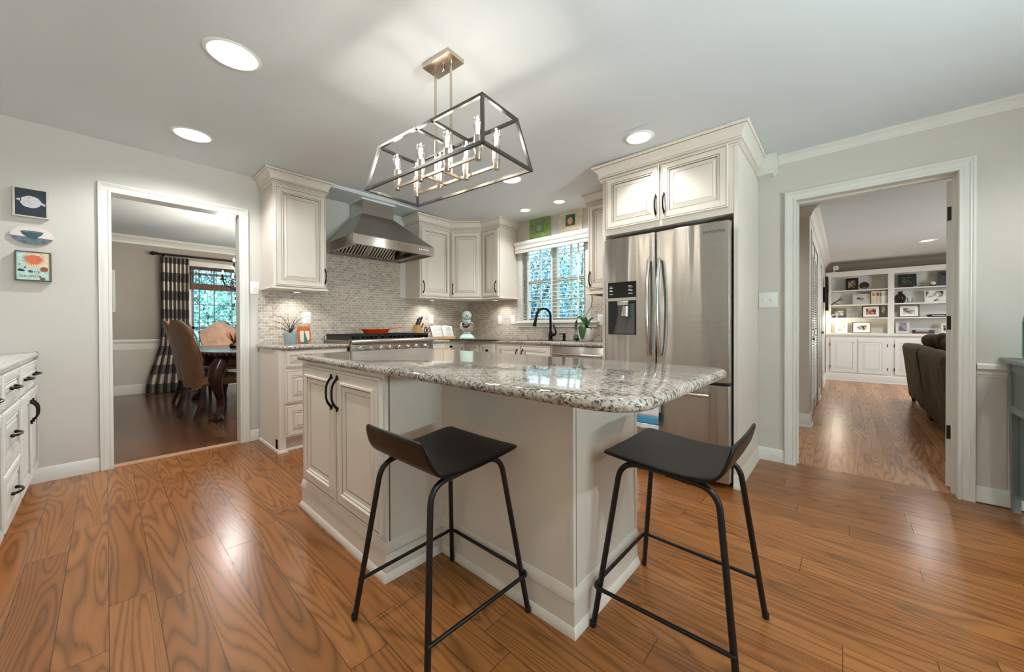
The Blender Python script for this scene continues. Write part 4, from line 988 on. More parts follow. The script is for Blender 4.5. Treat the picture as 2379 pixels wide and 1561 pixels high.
# ------------------------------------------------------------------ stools
def make_stool(lab, loc_, rz, dtilt=0):
    """local: +x is the front of the stool"""
    t = thing('bar_stool', lab, 'stool', loc_, rz, 'black bar stools at the island')
    # shell: profile along depth (x), z; width varies
    prof = [(.200, .612), (.190, .6135), (.150, .6105), (.09, .604), (.02, .597), (-.05, .594), (-.105, .597), (-.140, .604), (-.165, .618), (-.180, .640), (-.190, .668), (-.198, .698), (-.203, .718)]
    half = [.195, .205, .208, .208, .207, .206, .203, .201, .200, .198, .194, .186, .172]
    P = []
    for (x, z), h in zip(prof, half):
        row = []
        for j in range(13):
            s = -1 + j / 6; yy = h * s
            row.append((x + (.004 * s * s if x < -.15 else 0), yy, z + (.004 * s * s if x > -.12 else 0)))
        P.append(row)
    mb = MB(); mb.grid(P); s = mb.build('seat_shell', M['stool'], t, sub=2, solid=.0125, angle=3.1)
    s.modifiers.move(0, 1) if False else None
    feet = {(1, 1): (.224, .224), (1, -1): (.224, -.224), (-1, 1): (-.224, .224), (-1, -1): (-.224, -.224)}
    for sx in (1, -1):
        for sy in (1, -1):
            fx, fy = feet[(sx, sy)]; tx_, ty_ = sx * .155, sy * .150
            zt_ = .588 if sx > 0 else .578
            pts = [(fx, fy, 0.0), (fx + (tx_ - fx) * .9, fy + (ty_ - fy) * .9, zt_ * .88)]
            a = Vector(pts[1]); c = Vector((tx_, ty_, zt_)); e = Vector((sx * .075, ty_, zt_ - .004))
            for k in range(1, 9):
                u = k / 8; pts.append(tuple(a * (1 - u) ** 2 + c * 2 * u * (1 - u) + e * u * u))
            pts.append((0.0, ty_, zt_ - .006 if sx > 0 else zt_ + .002))
            mb = MB(); mb.tube(pts, .0098, 14); lg = mb.build('leg', M['tube'], t)
            mb = MB(); mb.lathe([(0, 0), (.0105, 0), (.0112, .003), (.0112, .018), (.0098, .020)], (fx, fy, 0), 14); mb.build('foot_cap', M['black'], lg)
    zr = .142; k = 1 - zr / .588 * .31; q = .224 * k + .004
    pts = [(-q - .002, -q, zr), (q - .02, -q - .010, zr)] + [(q + .012 - .022 + .022 * cos(a), -q - .012 + .022 + .022 * sin(a), zr) for a in [(-pi / 2) + i * pi / 12 for i in range(7)]]
    pts += [(q + .012 - .022 + .022 * cos(a), q + .012 - .022 + .022 * sin(a), zr) for a in [i * pi / 12 for i in range(7)]] + [(q - .02, q + .010, zr), (-q - .002, q, zr)]
    mb = MB(); mb.tube(pts, .0068, 12); mb.build('footrest', M['tube'], t)
    return t
make_stool('black low back bar stool at the long side of the island', (.822, 1.092, 0), 0)
make_stool('black low back bar stool at the right end of the island', (1.372, .430, 0), radians(90))

# ------------------------------------------------------------------ switches and outlets
def plate(name, lab, cat, loc_, rz, w, h, kind, group):
    t = thing(name, lab, cat, loc_, rz, group)
    mb = MB(); mb.box(-w / 2, w / 2, -.006, 0, -h / 2, h / 2, b=.003); mb.build('cover_plate', M['white_plastic'], t)
    if kind == 'outlet':
        for z in (-.021, .021):
            mb = MB(); mb.plate(rrect(-.0165, .0165, z - .015, z + .015, .008), -.0085, -.005); mb.box(-.0075, -.0055, -.009, -.0084, z - .003, z + .006, 1); mb.box(.0055, .0075, -.009, -.0084, z - .002, z + .005, 1); mb.build('socket', [M['white_plastic'], M['grey_plastic']], t)
    elif kind == 'rocker':
        mb = MB(); mb.box(-.017, .017, -.010, -.005, -.033, .033, b=.002); mb.build('rocker', M['white_plastic'], t)
    else:
        for x in ([0] if kind == 1 else [-.023, .023]):
            mb = MB(); mb.box(x - .005, x + .005, -.016, -.005, -.004, .014, b=.002); mb.box(x - .007, x + .007, -.0075, -.005, -.014, .014); mb.build('toggle', M['white_plastic'], t)
GO = 'wall outlets on the tiles'
plate('light_switch', 'single white light switch beside the dining room doorway', 'switch', (.935, YA, 1.425), 0, .072, .118, 1, 'light switches')
plate('light_switch', 'double white light switch between the fridge cabinet and the right doorway', 'switch', (XB, .435, 1.256), R_WIN, .122, .120, 2, 'light switches')
plate('outlet', 'white outlet on the tiles behind the orange painted board', 'outlet', (1.378, YA - .009, 1.150), 0, .084, .122, 'outlet', GO)
plate('outlet', 'white outlet on the tiles between the knife block and the cookbook', 'outlet', (2.908, YA - .009, 1.152), 0, .074, .118, 'outlet', GO)
plate('outlet', 'white outlet on the window wall tiles nearer the mixer', 'outlet', (XW - .009, 3.452, 1.140), R_WIN, .074, .118, 'rocker', GO)
plate('outlet', 'white outlet on the tiles right beside the sink window', 'outlet', (XW - .009, 3.222, 1.140), R_WIN, .074, .118, 'outlet', GO)
plate('outlet', 'white outlet on the tiles between the orchid and the fridge', 'outlet', (XW - .009, 1.945, 1.125), R_WIN, .074, .118, 'outlet', GO)

# ------------------------------------------------------------------ pictures on the left wall
GP = 'small paintings on the left wall'
def framed(name, lab, loc_, rz, w, h, d, fw, fmat, group=None, cat='picture'):
    t = thing(name, lab, cat, loc_, rz, group); mb = MB()
    i, o = (w / 2 - fw, h / 2 - fw), (w / 2, h / 2)
    for (x0, x1, z0, z1) in ((-o[0], o[0], i[1], o[1]), (-o[0], o[0], -o[1], -i[1]), (-o[0], -i[0], -i[1], i[1]), (i[0], o[0], -i[1], i[1])):
        mb.box(x0, x1, -d, 0, z0, z1)
    mb.build('frame', fmat, t, smooth=False, bevel=.0015); return t
def disc(mb, cx, cz, rx, rz_, y0, y1, mi, n=28, wob=0.0, a0=0, a1=2 * pi):
    pts = [(cx + rx * cos(a0 + (a1 - a0) * k / n) * (1 + wob * sin(k * 2.3)), cz + rz_ * sin(a0 + (a1 - a0) * k / n) * (1 + wob * cos(k * 1.7))) for k in range(n)]
    mb.plate(pts, y0, y1, mi)
t = framed('painting', 'dark blue painting of a pale round fruit, topmost of three on the left wall', (-.333, YA, 1.902), 0, .148, .198, .035, .010, M['frame_pale'], GP)
mb = MB(); mb.box(-.064, .064, -.030, -.006, -.089, .089); disc(mb, .0, .005, .044, .040, -.0308, -.030, 1, wob=.03)
mb.plate([(-.062, .012), (-.040, .002), (-.038, .018), (-.052, .022)], -.0308, -.030, 1); mb.plate([(.040, -.004), (.060, -.014), (.062, .002), (.044, .010)], -.0308, -.030, 1)
mb.build('canvas', [M['navy'], M['moon']], t, smooth=False)
t = thing('painting', 'oval painting of a teal bowl, middle of three on the left wall', 'picture', (-.329, YA, 1.684), 0, GP)
mb = MB(); n = 40
disc(mb, 0, 0, .091, .062, -.016, 0, 0, n); disc(mb, 0, 0, .0905, .0615, -.0166, -.016, 1, 24, a0=pi + .12, a1=2 * pi - .12)
mb.plate([(-.050, .026), (-.040, .004), (-.022, -.012), (-.016, -.020), (.016, -.020), (.022, -.010), (.040, .010), (.048, .028)][::1], -.0174, -.0166, 2); disc(mb, -.001, .026, .049, .006, -.0180, -.0174, 3)
mb.build('panel', [M['pink'], M['slate'], M['teal'], M['slate']], t, smooth=False)
t = framed('painting', 'square painting of an orange sun over flowers, lowest of three on the left wall', (-.325, YA, 1.476), 0, .150, .198, .042, .007, M['frame_dark'], GP)
mb = MB(); mb.box(-.068, .068, -.036, -.006, -.092, .092); mb.plate([(-.03, .0), (.068, -.03), (.068, .092), (-.03, .092)], -.0364, -.036, 1)
for k in range(28):
    a = 2 * pi * k / 28; c_, s_ = cos(a), sin(a); p = (.002 + .036 * c_, .045 + .030 * s_); q = (.002 + .058 * c_, .045 + .052 * s_)
    if -.066 < q[0] < .066 and q[1] < .09: mb.plate([(p[0] - s_ * .0018, p[1] + c_ * .0018), (p[0] + s_ * .0018, p[1] - c_ * .0018), q], -.0369, -.0364, 5)
disc(mb, .002, .045, .035, .030, -.0375, -.0364, 2, wob=.02); disc(mb, .045, -.018, .017, .017, -.0375, -.0364, 3, wob=.03)
for x, z, r, m_ in ((-.054, -.030, .010, 4), (-.042, -.032, .007, 4), (-.034, -.010, .006, 3), (-.056, .008, .004, 4), (-.012, -.036, .010, 6), (.036, -.052, .008, 7), (.046, -.058, .007, 7), (.028, -.070, .005, 4), (.038, -.084, .012, 6)): disc(mb, x, z, r, r * .9, -.0372, -.036, m_, 12, wob=.08)
cv = mb.build('canvas', [M['aqua'], M['ochre'], M['coral'], M['rust'], M['navy'], M['orange_rim'], M['frame_dark'], M['pink']], t, smooth=False)
lettering('my', .030, 'lettering', M['slate'], cv, Matrix.Translation((.012, -.0366, -.036)) @ FRONT, .0003)
lettering('Sunshin', .028, 'lettering', M['slate'], cv, Matrix.Translation((-.018, -.0366, -.066)) @ FRONT, .0003)

# two rustic fruit pictures over the sink window
for y, tilt, fm, lab, fruit, back, ang in ((2.772, 0, 'green_frame', 'green distressed square frame with a green apple painting above the sink window', 'apple', 'canvas_mauve', 0.0), (2.328, 0, 'cream_frame', 'cream distressed square frame with a peach painting above the sink window', 'peach', 'canvas_green', radians(2.5))):
    t = thing('picture_frame', lab, 'picture', (XW, y, 2.120), R_WIN, 'fruit pictures above the sink window')
    W2 = .158; mb = MB(); pts = []
    for (a, b) in (((-W2, 0), (W2, 0)), ((W2, 0), (W2, .300)), ((W2, .300), (-W2, .300)), ((-W2, .300), (-W2, 0))):
        for k in range(12):
            u = k / 12; pts.append((a[0] + (b[0] - a[0]) * u + random.uniform(-.003, .003), a[1] + (b[1] - a[1]) * u + random.uniform(-.003, .003)))
    mb.plate(pts, -.018, 0)
    for (i, d, mi) in ((.040, .010, 0), (.055, -.004, 0), (.072, .005, 0)):
        pass
    c0 = (0, .150)
    def ringq(r0, r1, y0, y1, mi=0):
        q0 = [(-r0, y0, .15 - r0), (r0, y0, .15 - r0), (r0, y0, .15 + r0), (-r0, y0, .15 + r0)]; q1 = [(-r1, y1, .15 - r1), (r1, y1, .15 - r1), (r1, y1, .15 + r1), (-r1, y1, .15 + r1)]
        mb.add(q0 + q1, [(i, (i + 1) % 4, 4 + (i + 1) % 4, 4 + i) for i in range(4)], mi)
    ringq(.120, .112, -.018, -.028); ringq(.112, .104, -.028, -.022); ringq(.104, .085, -.022, -.024); ringq(.085, .078, -.024, -.034); ringq(.078, .062, -.034, -.026)
    f = mb.build('frame', M[fm], t, smooth=False)
    mb = MB(); mb.box(-.060, .060, -.030, -.018, .085, .215); disc(mb, .002, .140, .036, .040, -.033, -.030, 1, wob=.015); mb.plate([(-.05, .087), (.05, .087), (.058, .106), (-.058, .102)], -.0305, -.030, 2)
    if fruit == 'peach': mb.plate([(-.002, .178), (-.028, .196), (-.036, .182), (-.012, .168)], -.0335, -.031, 0)
    else: mb.plate([(.0, .176), (.004, .200), (.008, .200), (.005, .174)], -.0335, -.031, 2)
    mb.build('canvas', [M[back], M[fruit], M['rust'] if fruit == 'peach' else M['slate']], t, smooth=False)
    if ang:
        for c in t.children: c.rotation_euler = (0, ang, 0)

# venetian blinds with valance in the sink window
t = thing('window_blind', 'white slatted venetian blind with moulded valance in the sink window', 'blind', (XW, 3.115, 1.11), R_WIN)
mb = MB(); mb.sweep([(0, .0), (0, -.075), (1.06, -.075), (1.06, .0)], [(-.002, .868), (.004, .868), (.006, .885), (.002, .890), (.002, .905), (.010, .915), (.010, .930), (.004, .938), (.004, .955), (.014, .968), (.018, .985), (.018, 1.008), (-.002, 1.010)], 1)
mb.box(.0, 1.06, -.075, 0, .985, 1.0); mb.build('valance', M['trim'], t)
sl = []
for k in range(20):
    z = .045 + k * .0445
    mb = MB(); xa, xb = .062, .975
    P = [[(x, -.006 - .001 + .052 * (q / 4), z + .0045 * (1 - ((q - 2) / 2) ** 2) + .0045 * (q / 4 - .5)) for x in (xa, (xa + xb) / 2, xb)] for q in range(5)]
    mb.grid(P); mb.build('slat', M['blind'], t, solid=.0022)
mb = MB(); mb.box(.062, .975, -.008, .046, .004, .020); mb.build('bottom_rail', M['blind'], t, smooth=False)
for x in (.15, .52, .89):
    mb = MB(); mb.box(x - .011, x + .011, -.0095, -.008, .01, .95); mb.build('ladder_tape', M['blind'], t, smooth=False)
mb = MB(); mb.cyl((.085, -.015, .30), (.085, -.012, .90), .0035, seg=8); mb.lathe([(0, .26), (.007, .27), (.006, .29), (.003, .30)], (.085, -.015, 0), 10); mb.build('wand', M['grey_plastic'], t)
# ------------------------------------------------------------------ things on the worktops
ZC = .897
t = thing('potted_plant', 'trailing spiky plant in a blue grey pot left of the range', 'plant', (1.155, 3.83, ZC))
mb = MB(); mb.lathe([(0, 0), (.046, 0), (.049, .004), (.060, .098), (.061, .108), (.056, .108), (.054, .090), (0, .088)], seg=32); mb.build('pot', M['pot_grey'], t)
mb = MB(); mb.lathe([(0, .090), (.054, .090), (.03, .098), (0, .100)], seg=20); mb.build('soil', M['soil'], t)
random.seed(11)
mb = MB()
arms = [(-.16, -.03, .235, .10), (-.155, .02, .155, .05), (-.20, .02, .09, .02), (.15, -.02, .205, .06), (.06, .0, .18, .03), (.12, .03, .13, .04), (-.06, -.04, .13, .02), (.03, -.04, .15, .02), (-.02, .02, .17, .02), (.09, -.05, .10, .02), (-.10, -.03, .06, -.02), (.05, .03, .11, .02)]
for ax, ay, az, sag in arms:
    pts = []
    for k in range(12):
        u = k / 11; pts.append(Vector((ax * u ** 1.3, ay * u, .095 + az * (u ** .75) - sag * max(0, u - .6) * 1.6)))
    mb.tube(pts, [.0024 * (1 - .6 * k / 11) for k in range(12)], 6)
    for k in range(1, 11):
        for q in range(6):
            a = random.uniform(0, 2 * pi); d = Vector((cos(a), sin(a), random.uniform(-.1, .8))).normalized()
            s = random.uniform(.010, .020) * (1.2 - k / 14); c = pts[k]; e = c + d * s; w = d.cross(Vector((0, 0, 1))).normalized() * s * .25
            mb.add([c - w, c + w, e + Vector((0, 0, .002))], [(0, 1, 2)])
mb.build('foliage', M['succ'], t, smooth=False)
t = thing('painted_board', 'small ceramic board painted orange, white and green beside the plant', 'ornament', (1.287, 3.865, ZC), 0)
mb = MB(); mb.plate(rrect(-.058, .058, 0, .168, .022), -.012, .002); mb.plate(rrect(-.040, -.003, .016, .122, .010), -.0128, -.012, 1); mb.plate(rrect(.005, .044, .030, .122, .010), -.0128, -.012, 1); mb.plate([(-.014, .002), (.030, .002), (.002, .118), (-.002, .118)], -.0136, -.0128, 2)
mb.plate([(.034, .030), (.046, .020), (.050, .06)], -.0134, -.0128, 2); o = mb.build('slab', [M['carrot'], M['ceramic_white'], M['ceramic_green']], t, smooth=False, bevel=.001)
t.rotation_euler = (radians(-9), 0, radians(4))
# skillet on the range
t = thing('skillet', 'flame orange enamelled skillet on the range grates', 'pan', (1.93, 3.70, .982), radians(-3))
mb = MB(); mb.lathe([(0, 0), (.112, 0), (.118, .004), (.138, .048), (.141, .050), (.137, .052), (.113, .008), (0, .006)], seg=40, mi=0); mb.build('pan_body', M['orange'], t)
mb = MB(); mb.lathe([(.1395, .046), (.1435, .049), (.1415, .054), (.1365, .053), (.1365, .049)], seg=40); mb.tube([(-.139, 0, .049), (-.160, -.022, .051), (-.176, 0, .052), (-.160, .022, .051), (-.139, .006, .049)], [.007, .007, .006, .007, .007], 10); mb.build('rim', M['orange_rim'], t)
mb = MB(); mb.tube([(.139, 0, .047), (.17, .0, .052), (.22, 0, .062), (.285, 0, .066), (.305, 0, .065)], [.009, .007, .007, .008, .005], 12, flat=.6); mb.build('handle', M['orange_rim'], t)
# knife block, knives and scissors
KB = (2.545, 3.86, ZC)
t = thing('knife_block', 'slanted beech knife block on the worktop right of the range', 'knife block', KB, radians(8))
mb = MB(); a = [(-.075, 0), (.075, 0), (.075, .035), (.052, .125), (-.010, .185), (-.030, .165)]
mb.plate(a, -.045, .045); mb.build('block', M['beech'], t, smooth=False, bevel=.003)
mb = MB(); mb.plate([(.020, 0), (.098, 0), (.098, .06), (.040, .098), (.012, .060)], -.052, -.0455); mb.build('scissor_rest', M['beech'], t, smooth=False, bevel=.002)
def at_block(p): return Matrix.Translation(KB) @ Matrix.Rotation(radians(8), 4, 'Z') @ Vector(p)
kd = Vector((.46, 0, .89)).normalized()
for i, (px, py, pz, ln, lab) in enumerate(((-.020, -.022, .176, .105, 'black handled knife at the left front of the knife block'), (.012, -.018, .168, .125, 'tallest black handled knife in the middle of the knife block'), (.000, .020, .176, .090, 'short black handled knife at the back of the knife block'), (.046, -.02, .130, .075, 'red brown wooden handled steel in the lower slot of the knife block'))):
    t = thing('knife', lab, 'knife', at_block((px, py, pz)), radians(8), 'knives in the knife block')
    p0, p1, p2, p3 = [kd * s for s in (.0, .018, ln * .6, ln)]
    mb = MB(); mb.tube([p0, p1 * .5, p1, p2, (p2 + p3) / 2, p3 * .98, p3], [.0085, .010, .0095, .0085, .010, .0095, .006], 12, flat=1.3); mb.build('handle', M['redwood'] if i == 3 else M['black'], t)
    mb = MB(); mb.tube([-kd * .05, kd * .002], .006, 8, flat=.3)
    mb.build('blade', M['steel_plain'], t)
t = thing('scissors', 'black kitchen scissors hanging in the side of the knife block', 'scissors', at_block((.078, -.058, .075)), radians(8))
mb = MB()
for (cx, cz, a) in ((.000, .045, 75), (.052, .040, 50)):
    pts = []
    for k in range(17):
        q = 2 * pi * k / 16; x_, z_ = .034 * cos(q), .019 * sin(q); r_ = radians(a); pts.append((cx + x_ * cos(r_) - z_ * sin(r_), -.006, cz + x_ * sin(r_) + z_ * cos(r_)))
    mb.tube(pts, .0055, 8)
mb.tube([(-.010, -.006, .012), (-.014, -.006, -.02), (-.012, -.006, -.035)], .006, 8); mb.tube([(.030, -.006, .014), (.004, -.006, -.02), (-.008, -.006, -.035)], .006, 8); mb.build('handles', M['black'], t)
mb = MB(); mb.plate([(-.018, -.03), (-.012, -.074), (-.006, -.03)], -.006, -.002); mb.build('blades', M['steel_plain'], t, smooth=False)
# cookbook on its stand
BK = (2.895, 3.82, ZC)
t = thing('book_stand', 'low wooden cookbook stand holding the open book', 'book stand', BK, radians(-6))
mb = MB(); mb.box(-.165, .165, -.045, .060, .0, .010); mb.box(-.165, .165, -.052, -.040, 0, .030, b=.002); mb.box(-.16, -.14, .02, .05, 0, .04); mb.box(.14, .16, .02, .05, 0, .04)
mb.add([(-.15, -.034, .012), (.15, -.034, .012), (.15, .030, .155), (-.15, .030, .155), (-.15, -.026, .010), (.15, -.026, .010), (.15, .038, .153), (-.15, .038, .153)], [(0, 1, 2, 3), (4, 7, 6, 5), (0, 4, 5, 1), (1, 5, 6, 2), (2, 6, 7, 3), (3, 7, 4, 0)])
mb.build('stand', M['beech'], t, smooth=False, bevel=.0015)
t = thing('open_book', 'open white paged cookbook on the wooden stand', 'book', (BK[0], BK[1], ZC), radians(-6))
for s in (-1, 1):
    P = []
    for r_ in range(5):
        u = r_ / 4; row = []
        for k in range(9):
            q = k / 8; x = s * (.004 + .155 * q); bulge = .014 * sin(pi * min(1, q * 1.4 + .02)) * (1 - q * .4)
            row.append((x, -.038 + .066 * u - bulge * .92, .016 + .148 * u + bulge * .40))
        P.append(row)
    mb = MB(); mb.grid(P); mb.build('page', M['paper'], t, solid=.004, angle=3)
    for (u0, u1) in ((.12, .42), (.50, .88)):
        mb = MB(); P = []
        for u in (u0, u1):
            row = []
            for k in range(7):
                q = .14 + .72 * k / 6; x = s * (.004 + .155 * q); bulge = .014 * sin(pi * min(1, q * 1.4 + .02)) * (1 - q * .4) + .0032
                row.append((x, -.038 + .066 * u - bulge * .92, .016 + .148 * u + bulge * .40))
            P.append(row)
        mb.grid(P); mb.build('printed_block', M['paper_ink'], t, angle=3)
mb = MB(); mb.add([(-.168, -.036, .012), (.168, -.036, .012), (.168, .036, .172), (-.168, .036, .172)], [(0, 1, 2, 3)]); mb.build('book_cover', M['slate'], t, solid=.004)
# stand mixer (head points towards the room)
t = thing('stand_mixer', 'mint green stand mixer with steel bowl in the corner', 'mixer', (3.22, 3.72, ZC), radians(-38))
mb = MB(); mb.prism(round_poly([(-.105, -.14), (.105, -.14), (.085, .13), (-.085, .13)], [.07, .07, .05, .05], 8), 0, .018); mb.lathe([(.095, .016), (.085, .035), (.06, .055), (.055, .062), (0, .062)], (0, -.045, 0), 28); mb.build('base', M['mint'], t, bevel=.004)
mb = MB(); mb.tube([(0, .10, .012), (0, .098, .10), (0, .09, .20), (0, .075, .255)], [.062, .045, .042, .055], 20, flat=1.1); mb.build('column', M['mint'], t)
mb = MB(); mb.tube([(0, .135, .300), (0, .125, .300), (0, .09, .302), (0, .02, .302), (0, -.06, .302), (0, -.115, .300), (0, -.145, .298), (0, -.155, .298)], [.02, .045, .060, .064, .062, .056, .040, .012], 24); hd = mb.build('motor_head', M['mint'], t)
mb = MB(); mb.lathe([(0, 0), (.022, 0), (.022, .010), (.012, .014), (0, .014)], (0, -.150, .305), 18, axis='y'); mb.build('hub_cap', M['steel_plain'], hd)
mb = MB(); mb.ball((.052, -.07, .285), .010); mb.build('speed_knob', M['black'], hd)
mb = MB(); mb.lathe([(.050, .245), (.052, .220), (.046, .205), (0, .205)], (0, -.055, 0), 24); mb.build('planet_hub', M['mint'], hd)
mb = MB(); mb.tube([(-.062, -.0, .268), (-.064, .0, .275)], .008); mb.build('lock_lever', M['black'], hd)
mb = MB(); mb.lathe([(0, .064), (.055, .064), (.060, .070), (.085, .100), (.102, .150), (.106, .200), (.110, .202), (.108, .206), (.101, .200), (.097, .150), (.080, .104), (0, .075)], (0, -.050, 0), 36); bo = mb.build('bowl', M['bowl'], t)
mb = MB(); mb.tube([(.104, -.05, .185), (.140, -.05, .185), (.152, -.05, .165), (.148, -.05, .120), (.128, -.05, .105), (.092, -.05, .110)], .006, 10, flat=1.5); mb.build('bowl_handle', M['bowl'], bo)
mb = MB(); mb.tube([(-.02, -.055, .205), (-.03, -.06, .17), (-.055, -.07, .125)], [.010, .016, .008], 10, flat=.4); mb.build('paddle', M['paper'], t)
# faucet, soap dispenser
t = thing('faucet', 'tall black gooseneck kitchen faucet under the sink window', 'faucet', (3.46, 2.52, ZC), R_WIN)
mb = MB(); mb.lathe([(0, 0), (.030, 0), (.030, .006), (.024, .010), (.024, .05), (.027, .056), (.024, .068), (.018, .085), (.020, .09), (.017, .098), (.0145, .104)], seg=24); mb.build('body', M['bronze'], t)
pts = [(0, 0, .09), (0, 0, .20), (0, 0, .275)] + [(-.0 - .0, -.085 + .085 * cos(a), .275 + .085 * sin(a)) for a in [i * pi / 14 for i in range(1, 15)]]
pts = [(p[1] * .55, p[1] * .83, p[2]) for p in pts]; pts.append((pts[-1][0] - .004, pts[-1][1] - .008, .25))
mb = MB(); mb.tube(pts, .0135, 16); mb.build('spout', M['bronze'], t)
e = Vector(pts[-1]); mb = MB(); mb.tube([e + Vector((0, 0, .006)), e + Vector((-.002, -.003, -.02)), e + Vector((-.006, -.01, -.055)), e + Vector((-.009, -.014, -.085)), e + Vector((-.009, -.015, -.094))], [.0145, .0155, .018, .0235, .021], 16); mb.build('spray_head', M['bronze'], t)
mb = MB(); mb.cyl((.018, 0, .06), (.062, 0, .06), .021, r1=.017); mb.tube([(.055, 0, .062), (.075, 0, .072), (.078, -.002, .10), (.062, -.004, .135), (.052, -.005, .16), (.056, -.005, .172)], [.010, .010, .008, .007, .008, .007], 12, flat=1.4); mb.build('lever', M['bronze'], t)
t = thing('soap_dispenser', 'black soap dispenser pump between the faucet and the glass vase', 'soap dispenser', (3.45, 2.325, ZC), R_WIN)
mb = MB(); mb.lathe([(0, 0), (.024, 0), (.024, .006), (.016, .010), (.016, .030), (.019, .034), (.019, .044), (.014, .050), (.014, .062), (.018, .066), (.018, .078), (0, .080)], seg=20); mb.tube([(0, 0, .070), (-.03, -.02, .072), (-.05, -.035, .066)], [.007, .006, .005], 10); mb.build('pump', M['bronze'], t)
# glass vase with a moss ball
t = thing('vase', 'small clear glass bud vase with dark green bulb beside the orchid', 'vase', (3.40, 2.125, ZC), 0)
mb = MB(); mb.lathe([(0, 0), (.022, 0), (.036, .012), (.042, .034), (.036, .058), (.024, .075), (.022, .095), (.034, .150), (.040, .160), (.038, .160), (.0315, .150), (.020, .096), (.022, .076), (.034, .057), (.040, .034), (.034, .014), (0, .004)], seg=28); mb.build('glass', M['clear'], t)
mb = MB(); mb.ball((0, 0, .036), .034); mb.build('bulb_stone', M['ceramic_green'], t, label='dark green ball inside the vase')
mb = MB(); mb.tube([(0, 0, .06), (-.004, .002, .13), (-.010, .004, .21)], .0018, 6); mb.build('stem', M['stem'], t)
# orchid
t = thing('orchid', 'potted orchid with broad dark leaves and a bare flower spike by the fridge', 'plant', (3.36, 1.985, ZC), R_WIN)
mb = MB(); mb.lathe([(0, 0), (.055, 0), (.064, .006), (.082, .04), (.088, .08), (.082, .118), (.072, .138), (.066, .138), (.076, .115), (.08, .08), (.074, .04), (0, .03)], seg=36); mb.build('pot', M['pot_white'], t)
mb = MB(); mb.lathe([(0, .125), (.072, .12), (.03, .128), (0, .13)], seg=20); mb.build('soil', M['soil'], t)
def leaf(path, w, name='leaf', mat=None):
    P = [Vector(p) for p in path]; n = len(P); rows = []
    for i in range(n):
        u = i / (n - 1); d = (P[min(i + 1, n - 1)] - P[max(i - 1, 0)]).normalized(); side = d.cross(Vector((0, -.6, .8))) if abs(d.z) < .8 else Vector((1, 0, 0)); side.normalize(); nn = side.cross(d).normalized()
        ww = w * (sin(pi * min(1, .12 + .86 * u)) ** .6)
        rows.append([P[i] + side * ww * s + nn * .012 * (abs(s) - .5) for s in (-1, -.5, 0, .5, 1)])
    mb = MB(); mb.grid(rows); return mb.build(name, mat or M['leaf'], t, solid=.003, sub=1, angle=3)
leaf([(0, 0, .13), (0, -.05, .190), (0, -.085, .175), (.002, -.098, .12), (.003, -.100, .06), (.003, -.097, .02)], .045)
leaf([(0, 0, .13), (-.03, 0, .215), (-.07, -.01, .262), (-.105, -.01, .245), (-.125, -.01, .195), (-.128, -.01, .14), (-.118, -.012, .115)], .026)
leaf([(0, 0, .13), (.02, .01, .20), (.05, .01, .235), (.075, .01, .24)], .020)
leaf([(0, 0, .13), (-.01, .02, .19), (-.02, .03, .235), (-.028, .03, .255)], .022)
leaf([(0, 0, .13), (-.05, -.03, .15), (-.075, -.05, .135)], .016)
leaf([(0, 0, .13), (.05, -.03, .14), (.085, -.04, .130)], .015)
mb = MB(); mb.tube([(-.01, 0, .15), (-.015, .0, .24), (.01, .0, .30), (.055, .0, .36), (.070, .0, .43), (.055, 0, .50), (.01, .0, .56), (-.05, .0, .60), (-.10, .0, .625), (-.16, 0, .65), (-.22, 0, .69)], [.0035, .0033, .003, .003, .003, .003, .0028, .0025, .002, .002, .0012], 8); mb.build('flower_spike', M['stem'], t)

# ------------------------------------------------------------------ console table and bottle at the right edge
t = thing('console_table', 'slate grey painted console table at the right edge of the photo', 'table', (3.455, -.70, 0), R_WIN)
mb = MB(); mb.box(-.030, 1.25, -.52, .012, .845, .870, b=.008); mb.build('table_top', M['table_grey'], t)
for (x, y) in ((0, -.045), (0, -.48), (1.175, -.045), (1.175, -.48)):
    mb = MB(); s = 1 if x > 0 else -1; d = .013
    mb.add([(x, y, .845), (x + .045, y, .845), (x + .045, y + .045, .845), (x, y + .045, .845), (x + .012, y + .004, 0), (x + .043, y + .004, 0), (x + .043, y + .036, 0), (x + .012, y + .036, 0)], [(0, 3, 2, 1), (4, 5, 6, 7), (0, 1, 5, 4), (1, 2, 6, 5), (2, 3, 7, 6), (3, 0, 4, 7)]); mb.build('leg', M['table_grey'], t, smooth=False, bevel=.002)
mb = MB()
for x0, x1 in ((.004, .020), (1.20, 1.216)):
    mb.box(x0, x1, -.44, -.040, .565, .605); mb.box(x0, x1, -.44, -.040, .795, .845); mb.box(x0 + .006, x1 - .004, -.44, -.040, .60, .80, 1)
mb.box(.04, 1.18, -.475, -.455, .60, .845); mb.box(.04, 1.18, -.030, -.012, .60, .845); mb.build('apron', [M['table_grey'], M['table_grey_dark']], t, smooth=False)
mb = MB(); mb.box(.03, .042, -.44, -.04, .10, .57); mb.build('lower_panel', M['table_grey_dark'], t, smooth=False)
t = thing('glass_bottle', 'green glass demijohn bottle on the grey console table', 'bottle', (3.21, -.772, .870))
mb = MB(); mb.lathe([(0, .0), (.05, 0), (.072, .012), (.075, .03), (.075, .20), (.070, .235), (.050, .262), (.026, .285), (.020, .31), (.020, .345), (.026, .348), (.026, .362), (.017, .362), (.016, .31), (.022, .285), (.046, .260), (.066, .234), (.071, .20), (.071, .03), (.05, .008), (0, .006)], seg=36); mb.build('glass', M['green_glass'], t)
